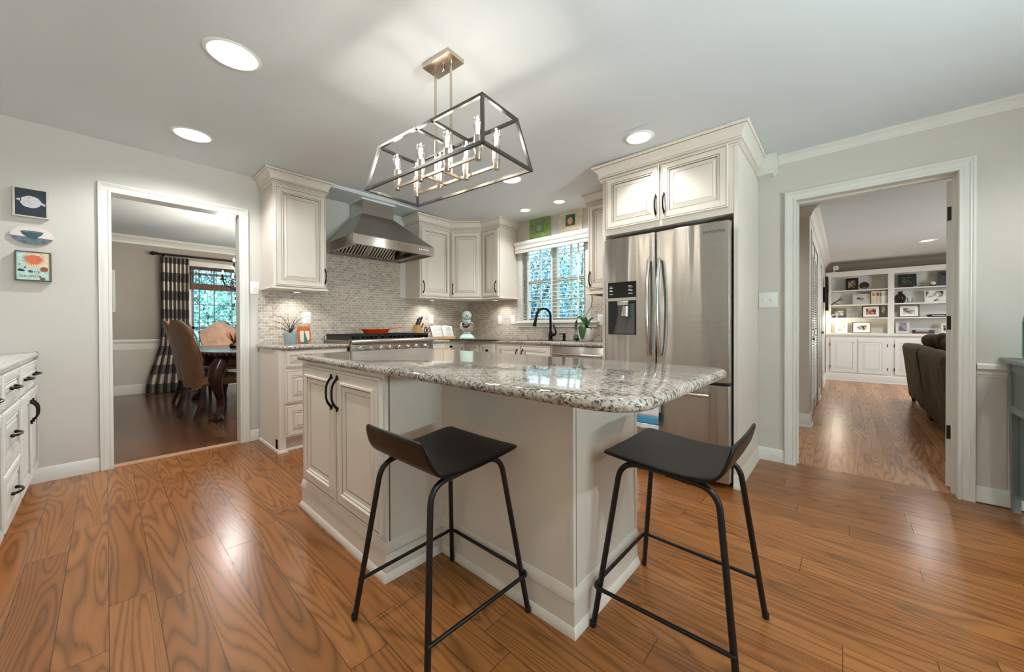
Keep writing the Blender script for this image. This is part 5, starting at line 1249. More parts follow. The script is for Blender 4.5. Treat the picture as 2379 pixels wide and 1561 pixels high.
# ------------------------------------------------------------------ dining room beyond the left doorway
t = thing('curtain_rod', 'dark turned curtain rod with ball finial above the dining window', 'curtain rod', (0, 8.20, 0))
zr = 2.243
mb = MB(); mb.cyl((.56, 0, zr), (2.95, 0, zr - .0), .017); mb.build('rod', M['wrought'], t)
for x, s in ((.56, -1), (2.95, 1)):
    mb = MB(); mb.lathe([(0, -.085), (.020, -.075), (.034, -.050), (.030, -.028), (.018, -.018), (.026, -.010), (.020, 0), (.024, .010), (.017, .016), (.017, .03)], (x, 0, zr), 18, axis='x') if s < 0 else mb.lathe([(.017, -.03), (.024, -.01), (.02, 0), (.026, .01), (.018, .018), (.030, .028), (.034, .05), (.02, .075), (0, .085)], (x, 0, zr), 18, axis='x'); mb.build('finial', M['wrought'], t)
for x in (.64, 2.88):
    mb = MB(); mb.tube([(x, .10, zr - .03), (x, .03, zr - .03), (x, 0, zr - .02)], .010, 10); mb.box(x - .015, x + .015, .095, .106, zr - .08, zr + .02); mb.build('bracket', M['wrought'], t)
for i in range(7):
    x = .60 + i * .053; mb = MB(); pts = [(x + .004 * sin(q), .024 * cos(q), zr + .024 * sin(q) - .006) for q in [2 * pi * k / 16 for k in range(17)]]; mb.tube(pts, .003, 6); mb.build('curtain_ring', M['wrought'], t)
def curtain(x0, x1, lab, flare):
    mb = MB(); n = 90; rows = []; uvs = []
    zs = [2.205, 2.17, 2.10, 1.9, 1.6, 1.3, 1.0, .75, .5, .3, .15, .06, .02, .006]
    for z in zs:
        row = []; uv = []; u = (2.2 - z) / 2.2
        for k in range(n + 1):
            s = k / n; am = .018 + .030 * min(1, (2.205 - z) * 2)
            xx = x0 + (x1 - x0) * s; spread = smoothstep((.95 - z) / .95)
            xx += flare * spread * (.55 - s) * 1.0 - .02 * spread
            yy = am * sin(s * 2 * pi * 7 + .4 * sin(u * 3)) - .06 * spread * sin(pi * s)
            if z < .1: yy -= .05 * (1 - z / .1) * (0.5 + .5 * sin(s * 25))
            row.append((xx, yy, z)); uv.append((s * 6.7, z / .30))
        rows.append(row); uvs.append(uv)
    mb.grid(rows, 0, uvs); o = mb.build('curtain', M['plaid'], None, solid=.004, angle=3); o.location = (0, 8.19, 0)
    return tag(o, lab, 'curtain', 'plaid dining curtains')
curtain(.600, .945, 'black and cream plaid curtain puddling on the floor left of the dining window', -.30)
curtain(2.50, 2.88, 'plaid curtain at the right side of the dining window', .10)
t = thing('bamboo_shade', 'dark woven bamboo roman shade pulled up in the dining window', 'blind', (1.765, 8.278, 1.70))
mb = MB(); random.seed(3); z = 0.0
while z < .40:
    dense = z < .10 or .23 < z < .285 or z > .335
    h = random.uniform(.006, .012) if dense else random.uniform(.003, .006)
    mb.box(-.80, .80, -.004, .003, z, z + h); z += h + (.002 if dense else random.uniform(.010, .022))
mb.build('slats', M['bamboo'], t, smooth=False)
mb = MB(); mb.box(-.80, .80, -.03, -.004, .0, .10); mb.build('folded_hem', M['bamboo'], t, smooth=False)
mb = MB()
for k in range(24): x = -.79 + k * .0687; mb.box(x - .002, x + .002, -.034, .006, 0, .40)
mb.build('threads', M['wrought'], t, smooth=False)
t = thing('picture_frame', 'white framed picture at the left edge of the dining doorway', 'picture', (-.12, YD, 1.615))
mb = MB()
for q in ((-.22, .22, .29, .32), (-.22, .22, -.32, -.29), (-.22, -.19, -.29, .29), (.19, .22, -.29, .29)): mb.box(q[0], q[1], -.025, 0, q[2], q[3])
mb.build('frame', M['trim'], t, smooth=False); mb = MB(); mb.box(-.19, .19, -.012, -.002, -.29, .29); mb.build('print', photo_print('grey_print', '#3c4044', '#a9aaa6', 3.0, 6), t, smooth=False)
# dining table
TX, TY = 1.55, 6.15
t = thing('dining_table', 'dark carved mahogany dining table with claw feet', 'table', (TX, TY, 0))
def sup(a, b, n=64, e=3.0): return [(a * math.copysign(abs(cos(2 * pi * k / n)) ** (2 / e), cos(2 * pi * k / n)), b * math.copysign(abs(sin(2 * pi * k / n)) ** (2 / e), sin(2 * pi * k / n))) for k in range(n)]
mb = MB(); slab(mb, sup(.86, 1.16), .735, .772, 0, .016); mb.build('table_top', M['mahogany'], t)
mb = MB(); mb.sweep(sup(.80, 1.10), [(0, .60), (.012, .605), (.016, .63), (.004, .65), (.004, .70), (.02, .72), (.02, .737), (0, .737)], 1, True)
for k in range(64):
    p = sup(.862, 1.162)[k]; mb.ball((p[0], p[1], .742), .016, seg=6)
mb.build('carved_apron', M['mahogany'], t)
def claw_leg(x, y, ang):
    c, s = cos(ang), sin(ang); w = lambda d, z: (x + c * d, y + s * d, z)
    mb = MB(); mb.tube([w(-.02, .66), w(.02, .60), w(.05, .52), w(.055, .45), w(.03, .35), w(.0, .25), w(-.01, .16), w(.01, .09), w(.04, .05), w(.06, .03)], [.075, .080, .078, .064, .048, .038, .034, .036, .046, .030], 16)
    for k in range(14):
        q = 2 * pi * k / 14; mb.ball((x + c * .03 + .066 * cos(q), y + s * .03 + .066 * sin(q), .53 + .06 * sin(k * 2.1)), .017, seg=8)
    for k in (-1, 0, 1):
        a2 = ang + k * .55; mb.tube([(x + cos(a2) * .02, y + sin(a2) * .02, .06), (x + cos(a2) * .07, y + sin(a2) * .07, .045), (x + cos(a2) * .105, y + sin(a2) * .105, .006)], [.024, .024, .012], 8)
    mb.lathe([(0, 0), (.055, 0), (.062, .015), (.05, .05), (0, .06)], (x + c * .03, y + s * .03, 0), 14)
    mb.build('claw_leg', M['mahogany'], t)
claw_leg(-.68, -.86, radians(215)); claw_leg(.62, -.86, radians(-35)); claw_leg(-.62, .86, radians(145)); claw_leg(.62, .86, radians(35))
# dining chairs: local +x is the front of the seat
def side_chair(lab, x, y, rz):
    t = thing('dining_chair', lab, 'chair', (x, y, 0), rz, 'leather dining chairs')
    mb = MB(); mb.prism(round_poly([(-.22, -.215), (.26, -.25), (.26, .25), (-.22, .215)], [.03, .07, .07, .03], 6), .36, .47); mb.build('seat', M['leather'], t, bevel=.03, angle=1.2)
    rows = []; n = 16
    for k in range(13):
        u = k / 12; z = .34 + .80 * u; lean = -.20 - .03 * u - .145 * u ** 1.6; w = .205 + .035 * sin(pi * u * .9)
        if u > .82: w *= sqrt(max(0.02, 1 - ((u - .82) / .19) ** 2.4))
        th_ = .060 * (1 - .35 * u)
        ring = [(lean + th_ * sin(2 * pi * j / n) * (1 if sin(2 * pi * j / n) > 0 else .8), w * math.copysign(abs(cos(2 * pi * j / n)) ** .55, cos(2 * pi * j / n)), z) for j in range(n)]
        rows.append(ring + [ring[0]])
    mb = MB(); mb.grid(rows); mb.add(rows[-1][:-1], [tuple(range(n))]); mb.add(rows[0][:-1], [tuple(range(n - 1, -1, -1))]); b = mb.build('backrest', M['leather'], t, angle=1.0)
    for s in (-1, 1):
        mb = MB(); mb.tube([(-.19, s * .19, .40), (-.205, s * .19, .28), (-.235, s * .19, .14), (-.285, s * .19, 0)], [.026, .026, .022, .017], 8); mb.build('leg', M['mahogany'], t)
        mb = MB(); mb.tube([(.21, s * .20, .40), (.225, s * .205, .30), (.21, s * .20, .14), (.225, s * .205, .0)], [.032, .034, .020, .022], 10); mb.build('leg', M['mahogany'], t)
        mb = MB(); mb.tube([(-.215, s * .222, .46), (-.235, s * .238, .7), (-.29, s * .240, .95), (-.335, s * .19, 1.10)], .008, 8); mb.build('piping', M['leather'], t)
    return t
side_chair('brown leather dining chair nearest the doorway at the table corner', .895, 5.80, radians(17))
side_chair('second brown leather dining chair, half hidden behind the nearest one', .905, 6.72, radians(2))
t = thing('dining_chair', 'pale tan camel back dining armchair at the window end of the table', 'chair', (1.30, 7.52, 0), radians(-90), 'leather dining chairs')
mb = MB(); mb.prism(round_poly([(-.22, -.26), (.26, -.28), (.26, .28), (-.22, .26)], .05, 6), .38, .48); mb.build('seat', M['leather_pale'], t, bevel=.03, angle=1.2)
pts = []
for k in range(41):
    u = -1 + k / 20; pts.append((u * .275, 1.075 + .075 * cos(u * pi) - (.06 if abs(u) > .97 else 0)))
out = [(-.20, .45), (.20, .45), (.235, .70), (.285, .98)] + pts[::-1] + [(-.285, .98), (-.235, .70)]
mb = MB(); n = len(out); mb.add([(-.20 - .12 * ((z - .4) / .7), x, z) for x, z in out] + [(-.27 - .12 * ((z - .4) / .7), x, z) for x, z in out], [tuple(range(n)), tuple(range(2 * n - 1, n - 1, -1))] + [(i, n + i, n + (i + 1) % n, (i + 1) % n) for i in range(n)]); mb.build('backrest', M['leather_pale'], t, bevel=.015, angle=.8)
for s in (-1, 1):
    for x0, x1 in ((-.20, -.26), (.21, .22)):
        mb = MB(); mb.tube([(x0, s * .22, .40), (x0, s * .22, .25), (x1, s * .22, 0)], [.030, .028, .018], 10); mb.build('leg', M['mahogany'], t)
    mb = MB(); mb.tube([(.14, s * .27, .46), (.16, s * .29, .60), (.10, s * .30, .66), (-.20, s * .27, .68)], [.022, .02, .024, .024], 10); mb.build('arm', M['mahogany'], t)
t = thing('table_ornament', 'dark spiky dried ornament standing on the dining table', 'ornament', (1.19, 6.25, .772))
mb = MB(); mb.lathe([(0, 0), (.05, 0), (.06, .03), (.04, .06), (0, .06)], seg=16); mb.build('base', M['wrought'], t)
mb = MB()
for k in range(16):
    a = k * 2.4; r = .05 + .08 * (k % 4) / 4; mb.tube([(0, 0, .05), (r * cos(a) * .6, r * sin(a) * .6, .12), (r * cos(a) * 1.5, r * sin(a) * 1.5, .20 + .02 * (k % 3))], [.006, .008, .003], 6)
mb.build('spikes', M['redwood'], t)
# dining chandelier
t = thing('chandelier', 'scrolled wrought iron candle chandelier over the dining table', 'chandelier', (1.42, 5.85, 0))
mb = MB(); mb.cyl((0, 0, 2.05), (0, 0, 2.49), .007); mb.lathe([(0, 1.50), (.02, 1.51), (.035, 1.56), (.02, 1.62), (.05, 1.68), (.03, 1.76), (.018, 1.85), (.03, 1.95), (.012, 2.06), (0, 2.07)], seg=18); mb.lathe([(0, 2.49), (.06, 2.49), (.05, 2.46), (0, 2.45)], seg=18); mb.build('stem', M['wrought'], t)
for tier, (R, z, n, off) in enumerate(((.43, 1.65, 6, 186), (.30, 1.83, 3, 176))):
    for k in range(n):
        a = radians(off + 360 / n * k); c, s = cos(a), sin(a)
        mb = MB(); mb.tube([(c * .03, s * .03, z - .02), (c * R * .35, s * R * .35, z - .10), (c * R * .7, s * R * .7, z - .11), (c * R * .95, s * R * .95, z - .06), (c * R, s * R, z)], .008, 8)
        mb.tube([(c * (R * .75 + .05 * cos(q)), s * (R * .75 + .05 * cos(q)), z - .03 + .05 * sin(q)) for q in [i * .35 for i in range(14)]], .005, 6)
        mb.lathe([(0, 0), (.035, .004), (.038, .014), (.012, .012), (.012, .02), (0, .02)], (c * R, s * R, z), 14); ar = mb.build('arm', M['wrought'], t)
        mb = MB(); mb.cyl((c * R, s * R, z + .015), (c * R, s * R, z + .075), .010); mb.build('candle_sleeve', M['wrought'], ar)
        mb = MB(); mb.lathe([(0, 0), (.009, .004), (.012, .016), (.006, .038), (0, .052)], (c * R, s * R, z + .074), 12); mb.build('flame_bulb', M['filament'], ar)
point_light('chandelier_light', (-.35, .0, 1.80), 14, (1, .90, .78), .03, t)
point_light('chandelier_light', (.30, .1, 1.78), 28, (1, .90, .78), .03, t)
# ------------------------------------------------------------------ family room beyond the right doorway
XC = 9.31
t = thing('bookcase', 'white built in bookcase with cupboards below filling the far wall', 'bookcase', (XC, .245, 0), R_WIN)
# local: x = distance to the right (-Y), y = depth (+X)
WT = 3.2
mb = MB(); mb.box(0, WT, .0, .305, .09, .850); mb.box(0, WT, .002, .305, 0, .09); mb.build('base_carcass', WHITE, t, smooth=False)
mb = MB(); mb.sweep([(0, .0), (WT, .0)], [(0, 0), (.018, 0), (.018, .016), (.010, .022), (.010, .118), (.004, .135), (0, .138)], 1); mb.build('plinth', M['trim'], t)
mb = MB(); mb.box(-.005, WT, -.035, .305, .850, .900, b=.008); mb.build('counter', M['trim'], t)
mb = MB(); mb.box(0, WT, .28, .305, .90, 2.06); mb.box(0, WT, .045, .305, 2.02, 2.06)
for x0, x1 in ((0, .075), (.845, .922), (1.76, 1.84), (2.62, 2.70)): mb.box(x0, x1, .045, .285, .90, 2.03)
mb.box(0, WT, .040, .062, 1.965, 2.055); mb.build('upper_carcass', M['trim'], t, smooth=False)
SH = (1.186, 1.434, 1.706)
for z in SH:
    for x0, x1 in ((.075, .845), (.922, 1.76), (1.84, 2.62)):
        mb = MB(); mb.box(x0, x1, .05, .285, z - .022, z); mb.build('shelf', M['trim'], t, smooth=False)
for i, x0 in enumerate((.070, .455, .925, 1.35, 1.84, 2.23)):
    mb = MB(); panel(mb, x0, x0 + .375, .165, .795, -.018, [(0, .019), (0, .003), (.003, 0), (.062, 0), (.066, .006, 1), (.072, .006), (.095, .001), (.0975, .002, 1)]); d = mb.build('door', WHITE, t, smooth=False)
    k = knob((x0 + (.34 if i % 2 == 0 else .035), -.018, .735), .013); k.build('knob', M['white_plastic'], d)
    for z in (.26, .68):
        mb = MB(); xh = x0 - .006 if i % 2 == 0 else x0 + .381; mb.cyl((xh, -.022, z - .028), (xh, -.022, z + .028), .005); mb.build('hinge', M['wrought'], d)
# things on the shelves ------------------------------------------------
def stand_frame(name, lab, y0, y1, z0, z1, fmat, mat_, pic, fw=.018, mw=.0, lean=10, x=9.44, tilt=0, group='framed photographs on the bookcase', d=.018):
    w = abs(y1 - y0); h = z1 - z0
    t = thing(name, lab, 'picture', (x, (y0 + y1) / 2, z0), 0, group); t.rotation_euler = (radians(-lean), radians(tilt), R_WIN)
    mb = MB()
    for q in ((-w / 2, w / 2, h - fw, h), (-w / 2, w / 2, 0, fw), (-w / 2, -w / 2 + fw, fw, h - fw), (w / 2 - fw, w / 2, fw, h - fw)): mb.box(q[0], q[1], -d, 0, q[2], q[3])
    mb.build('frame', fmat, t, smooth=False, bevel=.0015)
    if mw: mb = MB(); mb.box(-w / 2 + fw, w / 2 - fw, -d * .5, -.002, fw, h - fw); mb.build('mount', mat_, t, smooth=False)
    mb = MB(); k = fw + mw; mb.box(-w / 2 + k, w / 2 - k, -d * .5 - .002, -.003, k, h - k); mb.build('photograph', pic, t, smooth=False)
    return t
bw = lambda n, s, sc=16: photo_print(n, '#26241f', '#c9c4ba', s, sc)
stand_frame('photo_frame', 'black frame with small group photo on the top left shelf', -.038, -.216, 1.706, 1.935, M['black'], None, photo_print('photo_group', '#15110e', '#a38d78', 1.0, 24), .040)
stand_frame('photo_frame', 'silver beaded frame with landscape photo beside the white books', -.137, -.374, 1.434, 1.63, M['frame_pale'], M['moon'], bw('photo_beach', 2.0), .030, .030)
stand_frame('photo_frame', 'brown grey frame leaning back on the third left shelf above the lamp', .148, -.051, 1.186, 1.37, M['frame_dark'], None, photo_print('photo_pale', '#8f8d88', '#d9d7d2', 3.0, 18), .042, 0, 14)
stand_frame('photo_frame', 'dark frame with white mount and red toned photo on the third left shelf', -.266, -.507, 1.186, 1.405, M['black'], M['paper'], photo_print('photo_red', '#4c1d16', '#c98f76', 4.0, 20), .014, .040)
stand_frame('photo_frame', 'pale frame with black and white photo behind the lamp', .117, -.066, .900, 1.11, M['frame_pale'], M['paper'], bw('photo_profile', 5.0, 10), .025, .015, 14)
stand_frame('photo_frame', 'thin black frame with wide white mount on the bookcase counter', -.135, -.386, .900, 1.105, M['black'], M['paper'], bw('photo_child', 6.0, 14), .008, .052, 6)
stand_frame('photo_frame', 'dark green frame on an easel on the top right shelf', -.729, -.952, 1.728, 1.945, plain('dark_green_frame', '#26342d', .4), None, photo_print('photo_team', '#0f1512', '#5d6b60', 7.0, 22), .050, 0, 14)
stand_frame('photo_frame', 'tall dark frame at the right end of the top shelf', -1.196, -1.42, 1.706, 1.955, plain('pewter_frame', '#4a4a49', .4), None, photo_print('photo_night', '#141416', '#4d4f55', 8.0, 10), .030, 0, 8)
stand_frame('photo_frame', 'large white edged black and white photo on the second right shelf', -1.043, -1.38, 1.434, 1.64, M['trim'], None, photo_print('photo_couple', '#2a2521', '#e6e3dc', 9.0, 8), .016, 0, 10)
stand_frame('photo_frame', 'grey frame with wide white mount on the third right shelf', -.740, -.987, 1.186, 1.402, M['frame_dark'], M['paper'], bw('photo_family', 10.0, 14), .014, .040)
stand_frame('photo_frame', 'carved silver frame with portrait photo on the right counter', -.700, -.870, .900, 1.12, M['frame_pale'], None, photo_print('photo_dusk', '#35323a', '#8d8690', 11.0, 10), .036, 0, 14)
stand_frame('photo_frame', 'small cream frame at the right end of the counter', -1.235, -1.33, .900, 1.07, M['cream_frame'], None, bw('photo_small', 12.0, 18), .022)
def shelf_thing(name, lab, cat, y, z, x=9.45, group=None, rz=0): return thing(name, lab, cat, (x, y, z), R_WIN + rz, group)
t = shelf_thing('plaque', 'round dark carved plaque on a stand on the top left shelf', 'ornament', -.295, 1.706)
mb = MB(); mb.lathe([(0, -.008), (.050, -.010), (.060, -.014), (.066, -.006), (.066, .008), (0, .008)], (0, 0, .078), 28, axis='y'); mb.build('disc', M['soil'], t)
mb = MB(); mb.box(-.026, .026, -.022, .02, 0, .016); mb.box(-.028, .028, -.0165, -.012, .024, .034, 1); mb.build('stand', [M['wrought'], M['moon']], t, smooth=False)
t = shelf_thing('coral_branch', 'dried branching coral on the second left shelf', 'ornament', .085, 1.434)
mb = MB(); mb.tube([(-.08, 0, .006), (-.04, 0, .045), (.02, -.01, .085), (.07, 0, .115)], [.008, .009, .007, .004], 8); mb.tube([(-.02, 0, .06), (.03, .02, .10), (.05, .02, .14)], [.007, .006, .003], 8); mb.tube([(.02, -.01, .085), (.06, -.02, .09), (.09, -.02, .10)], [.006, .005, .003], 8); mb.tube([(-.04, 0, .045), (.0, .02, .02), (.03, .02, .004)], [.006, .005, .004], 8); mb.ball((.075, 0, .115), .010); mb.ball((.052, .02, .142), .010); mb.build('branches', M['soil'], t)
bkc = ['#d9c9ae', '#cbbfae', '#b9b0a2', '#e3ded3', '#d5cfc4', '#c2b7a3']
blab = ['thick tan spined book, leftmost of the row of books', 'cream book with a red mark, second in the row of books', 'thin grey spined book in the row of books', 'widest white book in the row of books', 'narrow white book second from the right in the row', 'last beige book against the bookcase upright']
for i, (y0, y1, zt) in enumerate(((-.387, -.449, 1.668), (-.450, -.497, 1.669), (-.499, -.519, 1.661), (-.520, -.562, 1.669), (-.563, -.582, 1.666), (-.583, -.598, 1.665))):
    w = y0 - y1; h = zt - 1.434; t = shelf_thing('book', blab[i], 'book', (y0 + y1) / 2, 1.434, 9.40, 'upright books on the second left shelf')
    mb = MB(); mb.box(-w / 2, w / 2, 0, .15, 0, h, b=.002); mb.build('cover', plain('book_cloth_%s' % 'abcdef'[i], bkc[i], .6, vary=.05), t)
    mb = MB(); mb.box(-w * .35, w * .35, -.0008, .0005, h * .62, h * .86); mb.build('spine_label', plain('spine_label_%s' % 'abcdef'[i], ['#a58f70', '#8a4a3a', '#4a4a48', '#b8b2a6', '#8f8a80', '#7a6a50'][i], .6), t, smooth=False)
t = shelf_thing('glass_bottle', 'small clear glass bottle with stopper on the third left shelf', 'bottle', -.152, 1.186)
mb = MB(); mb.lathe([(0, 0), (.022, 0), (.024, .05), (.010, .075), (.009, .10), (.013, .125), (0, .13)], seg=18); mb.build('glass', M['clear'], t)
t = shelf_thing('trophy', 'dark pewter goblet at the right end of the third left shelf', 'ornament', -.550, 1.186)
mb = MB(); mb.lathe([(0, 0), (.030, 0), (.028, .012), (.008, .03), (.010, .06), (.030, .09), (.036, .13), (.030, .155), (.012, .165), (.016, .19), (0, .20)], seg=20); mb.build('goblet', M['steel_dark'], t)
t = shelf_thing('table_lamp', 'small brass lamp with a glowing globe bulb at the left end of the counter', 'lamp', .125, .900, 9.38)
mb = MB(); mb.lathe([(0, 0), (.05, 0), (.05, .012), (0, .014)], seg=20); mb.build('base', M['nickel'], t)
mb = MB(); mb.tube([(-.035, 0, .01), (-.035, 0, .32), (-.028, 0, .342), (-.01, 0, .35), (.03, 0, .35), (.038, 0, .345), (.04, 0, .32)], .006, 10); mb.lathe([(.016, 0), (.018, .04), (.012, .05), (0, .05)], (.04, 0, .275), 16); mb.build('arm', M['nickel'], t)
mb = MB(); mb.ball((.04, 0, .232), .040, seg=20); mb.build('globe_bulb', glow('globe_bulb_light', '#fff0d2', 9.0), t)
point_light('lamp_light', (.04, -.06, .232), 2.2, (1, .86, .66), .03, t)
t = shelf_thing('security_camera', 'small white security camera with tilted square head on top of the bookcase', 'camera', .10, 2.06, 9.40)
mb = MB(); mb.lathe([(0, 0), (.04, 0), (.036, .012), (0, .014)], (-.03, 0, 0), 18); mb.tube([(-.03, 0, .01), (-.02, 0, .05), (.0, 0, .07)], .008, 8); mb.build('mount', M['frame_pale'], t)
mb = MB(); mb.box(-.038, .038, -.03, .01, .045, .115, b=.006); mb.lathe([(0, 0), (.010, 0), (.010, .002), (0, .002)], (0, -.0305, .08), 14, 1, axis='y'); mb.tube([(.0, -.01, .115), (.004, -.01, .145)], .003, 6); mb.build('camera_head', [M['white_plastic'], M['black']], t)
t = shelf_thing('baseball', 'white ball on a dark ring stand on the top right shelf', 'ball', -1.14, 1.706)
mb = MB(); mb.lathe([(.020, 0), (.036, 0), (.036, .024), (.022, .026), (.020, .02)], seg=20); mb.build('stand', M['soil'], t); mb = MB(); mb.ball((0, 0, .052), .035, seg=20); mb.build('ball', M['paper'], t)
t = shelf_thing('easel', 'small dark plate easel under the green frame', 'easel', -.84, 1.706, 9.42)
mb = MB(); mb.tube([(-.06, -.02, .004), (-.055, -.02, .03), (-.05, .0, .018), (.05, 0, .018), (.055, -.02, .03), (.06, -.02, .004)], .006, 8); mb.tube([(-.04, .0, .018), (-.02, .05, .004)], .005, 8); mb.tube([(.04, 0, .018), (.02, .05, .004)], .005, 8); mb.build('rail', M['wrought'], t)
t = shelf_thing('vase', 'glossy dark brown round vase on the second right shelf', 'vase', -.757, 1.434)
mb = MB(); mb.lathe([(0, 0), (.040, 0), (.055, .02), (.072, .08), (.070, .115), (.050, .155), (.030, .172), (.028, .190), (.040, .206), (.034, .206), (.022, .19), (.022, .172), (0, .17)], seg=32); mb.build('body', plain('brown_glaze', '#2c1a13', .08), t)
t = shelf_thing('glass_cup', 'small clear crystal cup beside the brown vase', 'glass', -.872, 1.434)
mb = MB(); mb.lathe([(0, 0), (.026, 0), (.030, .02), (.034, .095), (.032, .095), (.027, .02), (0, .01)], seg=20); mb.build('cup', M['clear'], t)
t = thing('book', 'black book lying flat on the third right shelf', 'book', (9.44, -1.20, 1.186), R_WIN, 'books lying flat')
mb = MB(); mb.box(-.125, .125, -.09, .09, 0, .042, b=.003); mb.box(-.08, .06, -.0912, -.0898, .014, .028, 1); mb.build('cover', [M['black'], M['moon']], t)
for i, (z0, z1, c, lab) in enumerate(((.0, .030, '#3d2c33', 'lower dark book of the pair lying on the right counter'), (.030, .062, '#34344a', 'upper navy book of the pair lying on the right counter'))):
    t = thing('book', lab, 'book', (9.44, -1.03, .900 + z0), R_WIN + radians(2 * i), 'books lying flat')
    mb = MB(); mb.box(-.12, .12, -.085, .085, 0, z1 - z0, b=.002); mb.box(-.10, .05, -.0862, -.0848, .008, z1 - z0 - .008, 1); mb.build('cover', [plain('book_cover_%s' % 'gh'[i], c, .5), M['moon'] if i else M['rust']], t)
# dark hanging screen on the left wall
t = thing('wall_screen', 'black flat screen seen edge on, hung on the left wall of the far room', 'screen', (8.0, .255, 1.29))
mb = MB(); mb.box(-.06, .52, -.075, -.035, 0, .56, b=.006); mb.build('screen', M['black_gloss'], t); mb = MB(); mb.box(.1, .35, -.036, 0, .15, .4); mb.build('bracket', M['black'], t, smooth=False)
# sofa: back towards +Y
t = thing('sofa', 'olive brown upholstered sofa seen from its back in the far room', 'sofa', (6.30, -.70, 0))
def sofa_back(x0, x1, nm):
    prof = [(.0, .085), (.018, .10), (.035, .25), (.085, .66), (.098, .755), (.080, .80), (.03, .812), (-.05, .80), (-.10, .75), (-.12, .45), (-.12, .085)]
    mb = MB(); rows = []
    n = 10
    for k in range(n + 1):
        u = k / n; x = x0 + (x1 - x0) * u; e = .018 * (abs(2 * u - 1) ** 6); rows.append([(x, y - e + .010 * sin(u * 9 + y * 20) * (1 if y > 0 else 0), z - e * .8) for y, z in prof])
    mb.grid(rows); mb.add(rows[0], [tuple(range(len(prof)))]); mb.add(rows[-1], [tuple(range(len(prof) - 1, -1, -1))]); mb.build(nm, M['sofa'], t, angle=1.3)
sofa_back(6.14, 7.55, 'backrest'); sofa_back(4.75, 6.13, 'backrest')
mb = MB(); mb.box(4.78 , 7.53, -.98, -.10, .085, .33, b=.03); mb.build('seat_base', M['sofa'], t); 
for x0, x1 in ((4.95, 6.13), (6.15, 7.35)): mb = MB(); mb.box(x0, x1, -.96, -.12, .32, .47, b=.05); mb.build('seat_cushion', M['sofa'], t)
for x0, x1 in ((4.75, 4.95), (7.35, 7.55)): mb = MB(); mb.box(x0, x1, -.98, -.05, .085, .62, b=.06); mb.build('arm', M['sofa'], t)
for x in (4.85, 6.10, 6.20, 7.47):
    for y in (-.03, -.9): mb = MB(); mb.lathe([(0, 0), (.018, 0), (.028, .07), (.028, .095), (0, .095)], (x, y, 0), 12); mb.build('foot', M['mahogany'], t)
for c in t.children: c.location.x -= 6.30
def pillow(x, y, z, r, rz, tilt, lab):
    sg = lambda v, p: math.copysign(abs(v) ** p, v)
    mb = MB(); P = []
    for i in range(15):
        ph = -pi / 2 + pi * i / 14; c = max(0, cos(ph)) ** .55; P.append([(r * c * sg(cos(q), .5), .095 * sg(sin(ph), .9), r * c * sg(sin(q), .5)) for q in [2 * pi * j / 32 for j in range(33)]])
    mb.grid(P)
    o = mb.build('cushion', M['sofa_dark'], None, angle=3); o.location = (x, y, z); o.rotation_euler = (tilt, 0, rz); return tag(o, lab, 'cushion', 'brown cushions on the sofa')
pillow(7.05, -.95, .735, .235, .15, radians(-38), 'dark brown cushion farthest along the sofa back')
pillow(6.55, -.97, .750, .240, -.1, radians(-36), 'dark brown cushion in the middle of the sofa back')
pillow(6.02, -.97, .725, .235, .1, radians(-34), 'dark brown cushion nearest the doorway on the sofa')

# ------------------------------------------------------------------ gardens outside the windows
leafmat = []
k = NT('glint_garden_leaf'); tc = k.n('ShaderNodeTexCoord'); nz = k.n('ShaderNodeTexNoise', {'Vector': tc.outputs['Object'], 'Scale': 7.0, 'Detail': 5.0}); k.set(color=k.ramp(nz.outputs[0], [(.38, srgb('#2f6f66')), (.52, srgb('#9fd0c6')), (.62, srgb('#eef7f2'))]), rough=.4); glint_leaf = k.m  # white end of the ramp paints light highlights into the leaf colour
for i, (a, b) in enumerate((('#1d4250', '#6d9fb0'), ('#2f6468', '#9dcbc6'), ('#18343f', '#55848f'))):
    k = NT('garden_leaf_%s' % 'abc'[i]); tc = k.n('ShaderNodeTexCoord'); nz = k.n('ShaderNodeTexNoise', {'Vector': tc.outputs['Object'], 'Scale': 5.0, 'Detail': 4.0})
    k.set(color=k.ramp(nz.outputs[0], [(.35, srgb(a)), (.65, srgb(b))]), rough=.35); leafmat.append(k.m)
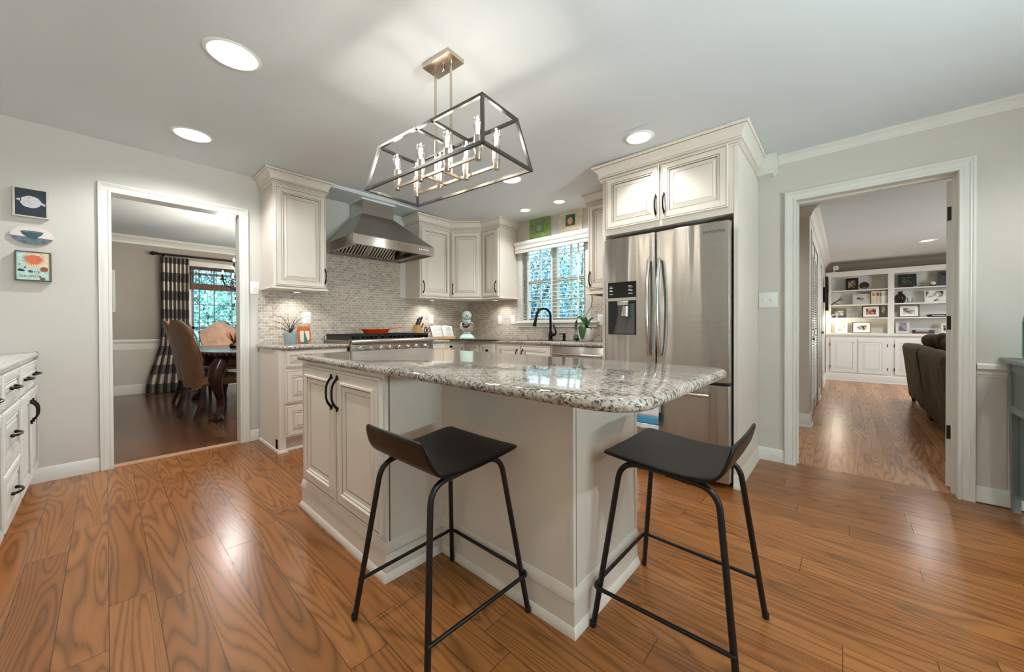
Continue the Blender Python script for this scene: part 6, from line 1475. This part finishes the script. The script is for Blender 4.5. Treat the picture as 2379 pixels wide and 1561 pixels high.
def bush(name, lab, c, rx, ry, rz_, n, s, mat, seed, trunk=None):
    random.seed(seed); t = thing(name, lab, 'tree', c, 0, 'trees outside the windows'); mb = MB()
    for i in range(n):
        while True:
            p = Vector((random.uniform(-1, 1), random.uniform(-1, 1), random.uniform(-1, 1)))
            if p.length < 1: break
        q = Vector((p.x * rx, p.y * ry, p.z * rz_)); d = Vector((random.gauss(0, 1), random.gauss(0, 1), random.gauss(0, .6))).normalized(); e = d.orthogonal().normalized(); e = Matrix.Rotation(random.uniform(0, 6.28), 3, d) @ e; f = d.cross(e); z = s * random.uniform(.6, 1.4)
        mb.add([q - e * z, q + f * z * .45, q + e * z, q - f * z * .45], [(0, 1, 2, 3)])
    mb.build('foliage', mat, t, smooth=False)
    mb = MB(); base = -c[2] - .35
    for k in range(5):
        a = k * 1.25; mb.tube([(0, 0, base), (.05 * cos(a), .05 * sin(a), base * .3), (rx * .4 * cos(a), ry * .4 * sin(a), rz_ * .3), (rx * .7 * cos(a), ry * .7 * sin(a), rz_ * .75)], [.09, .06, .03, .01], 7)
    mb.build('trunk', M['stem'], t); return t
boxes('ground', [(-8, 24, 8.43, 26, -.45, -.36), (3.72, 24, 2.1, 8.43, -.45, -.36)], plain('garden_lawn', '#8fb39a', .9, vary=.25, scale=3))
bush('tree', 'leafy tree outside the sink window, left part of the view', (6.0, 5.0, 1.4), .9, 1.3, 1.5, 9000, .034, leafmat[0], 21)
bush('tree', 'leafy tree outside the sink window, right part of the view', (8.3, 5.1, 1.5), 1.25, 1.3, 1.7, 9500, .036, glint_leaf, 22)
bush('tree', 'darker tree farther behind the sink window', (11.8, 7.8, 1.8), 2.1, 2.2, 2.4, 8000, .07, leafmat[2], 23)
bush('tree', 'leafy tree with painted light glints outside the dining window', (1.8, 10.6, 1.15), 1.2, .9, 1.25, 9000, .042, glint_leaf, 24)
bush('tree', 'tree behind the left of the dining window', (1.6, 13.3, 1.7), 1.5, 1.3, 1.9, 5200, .080, leafmat[0], 25)
bush('tree', 'tree behind the right of the dining window', (4.5, 12.6, 1.8), 1.3, 1.4, 2.0, 5200, .085, leafmat[2], 26)
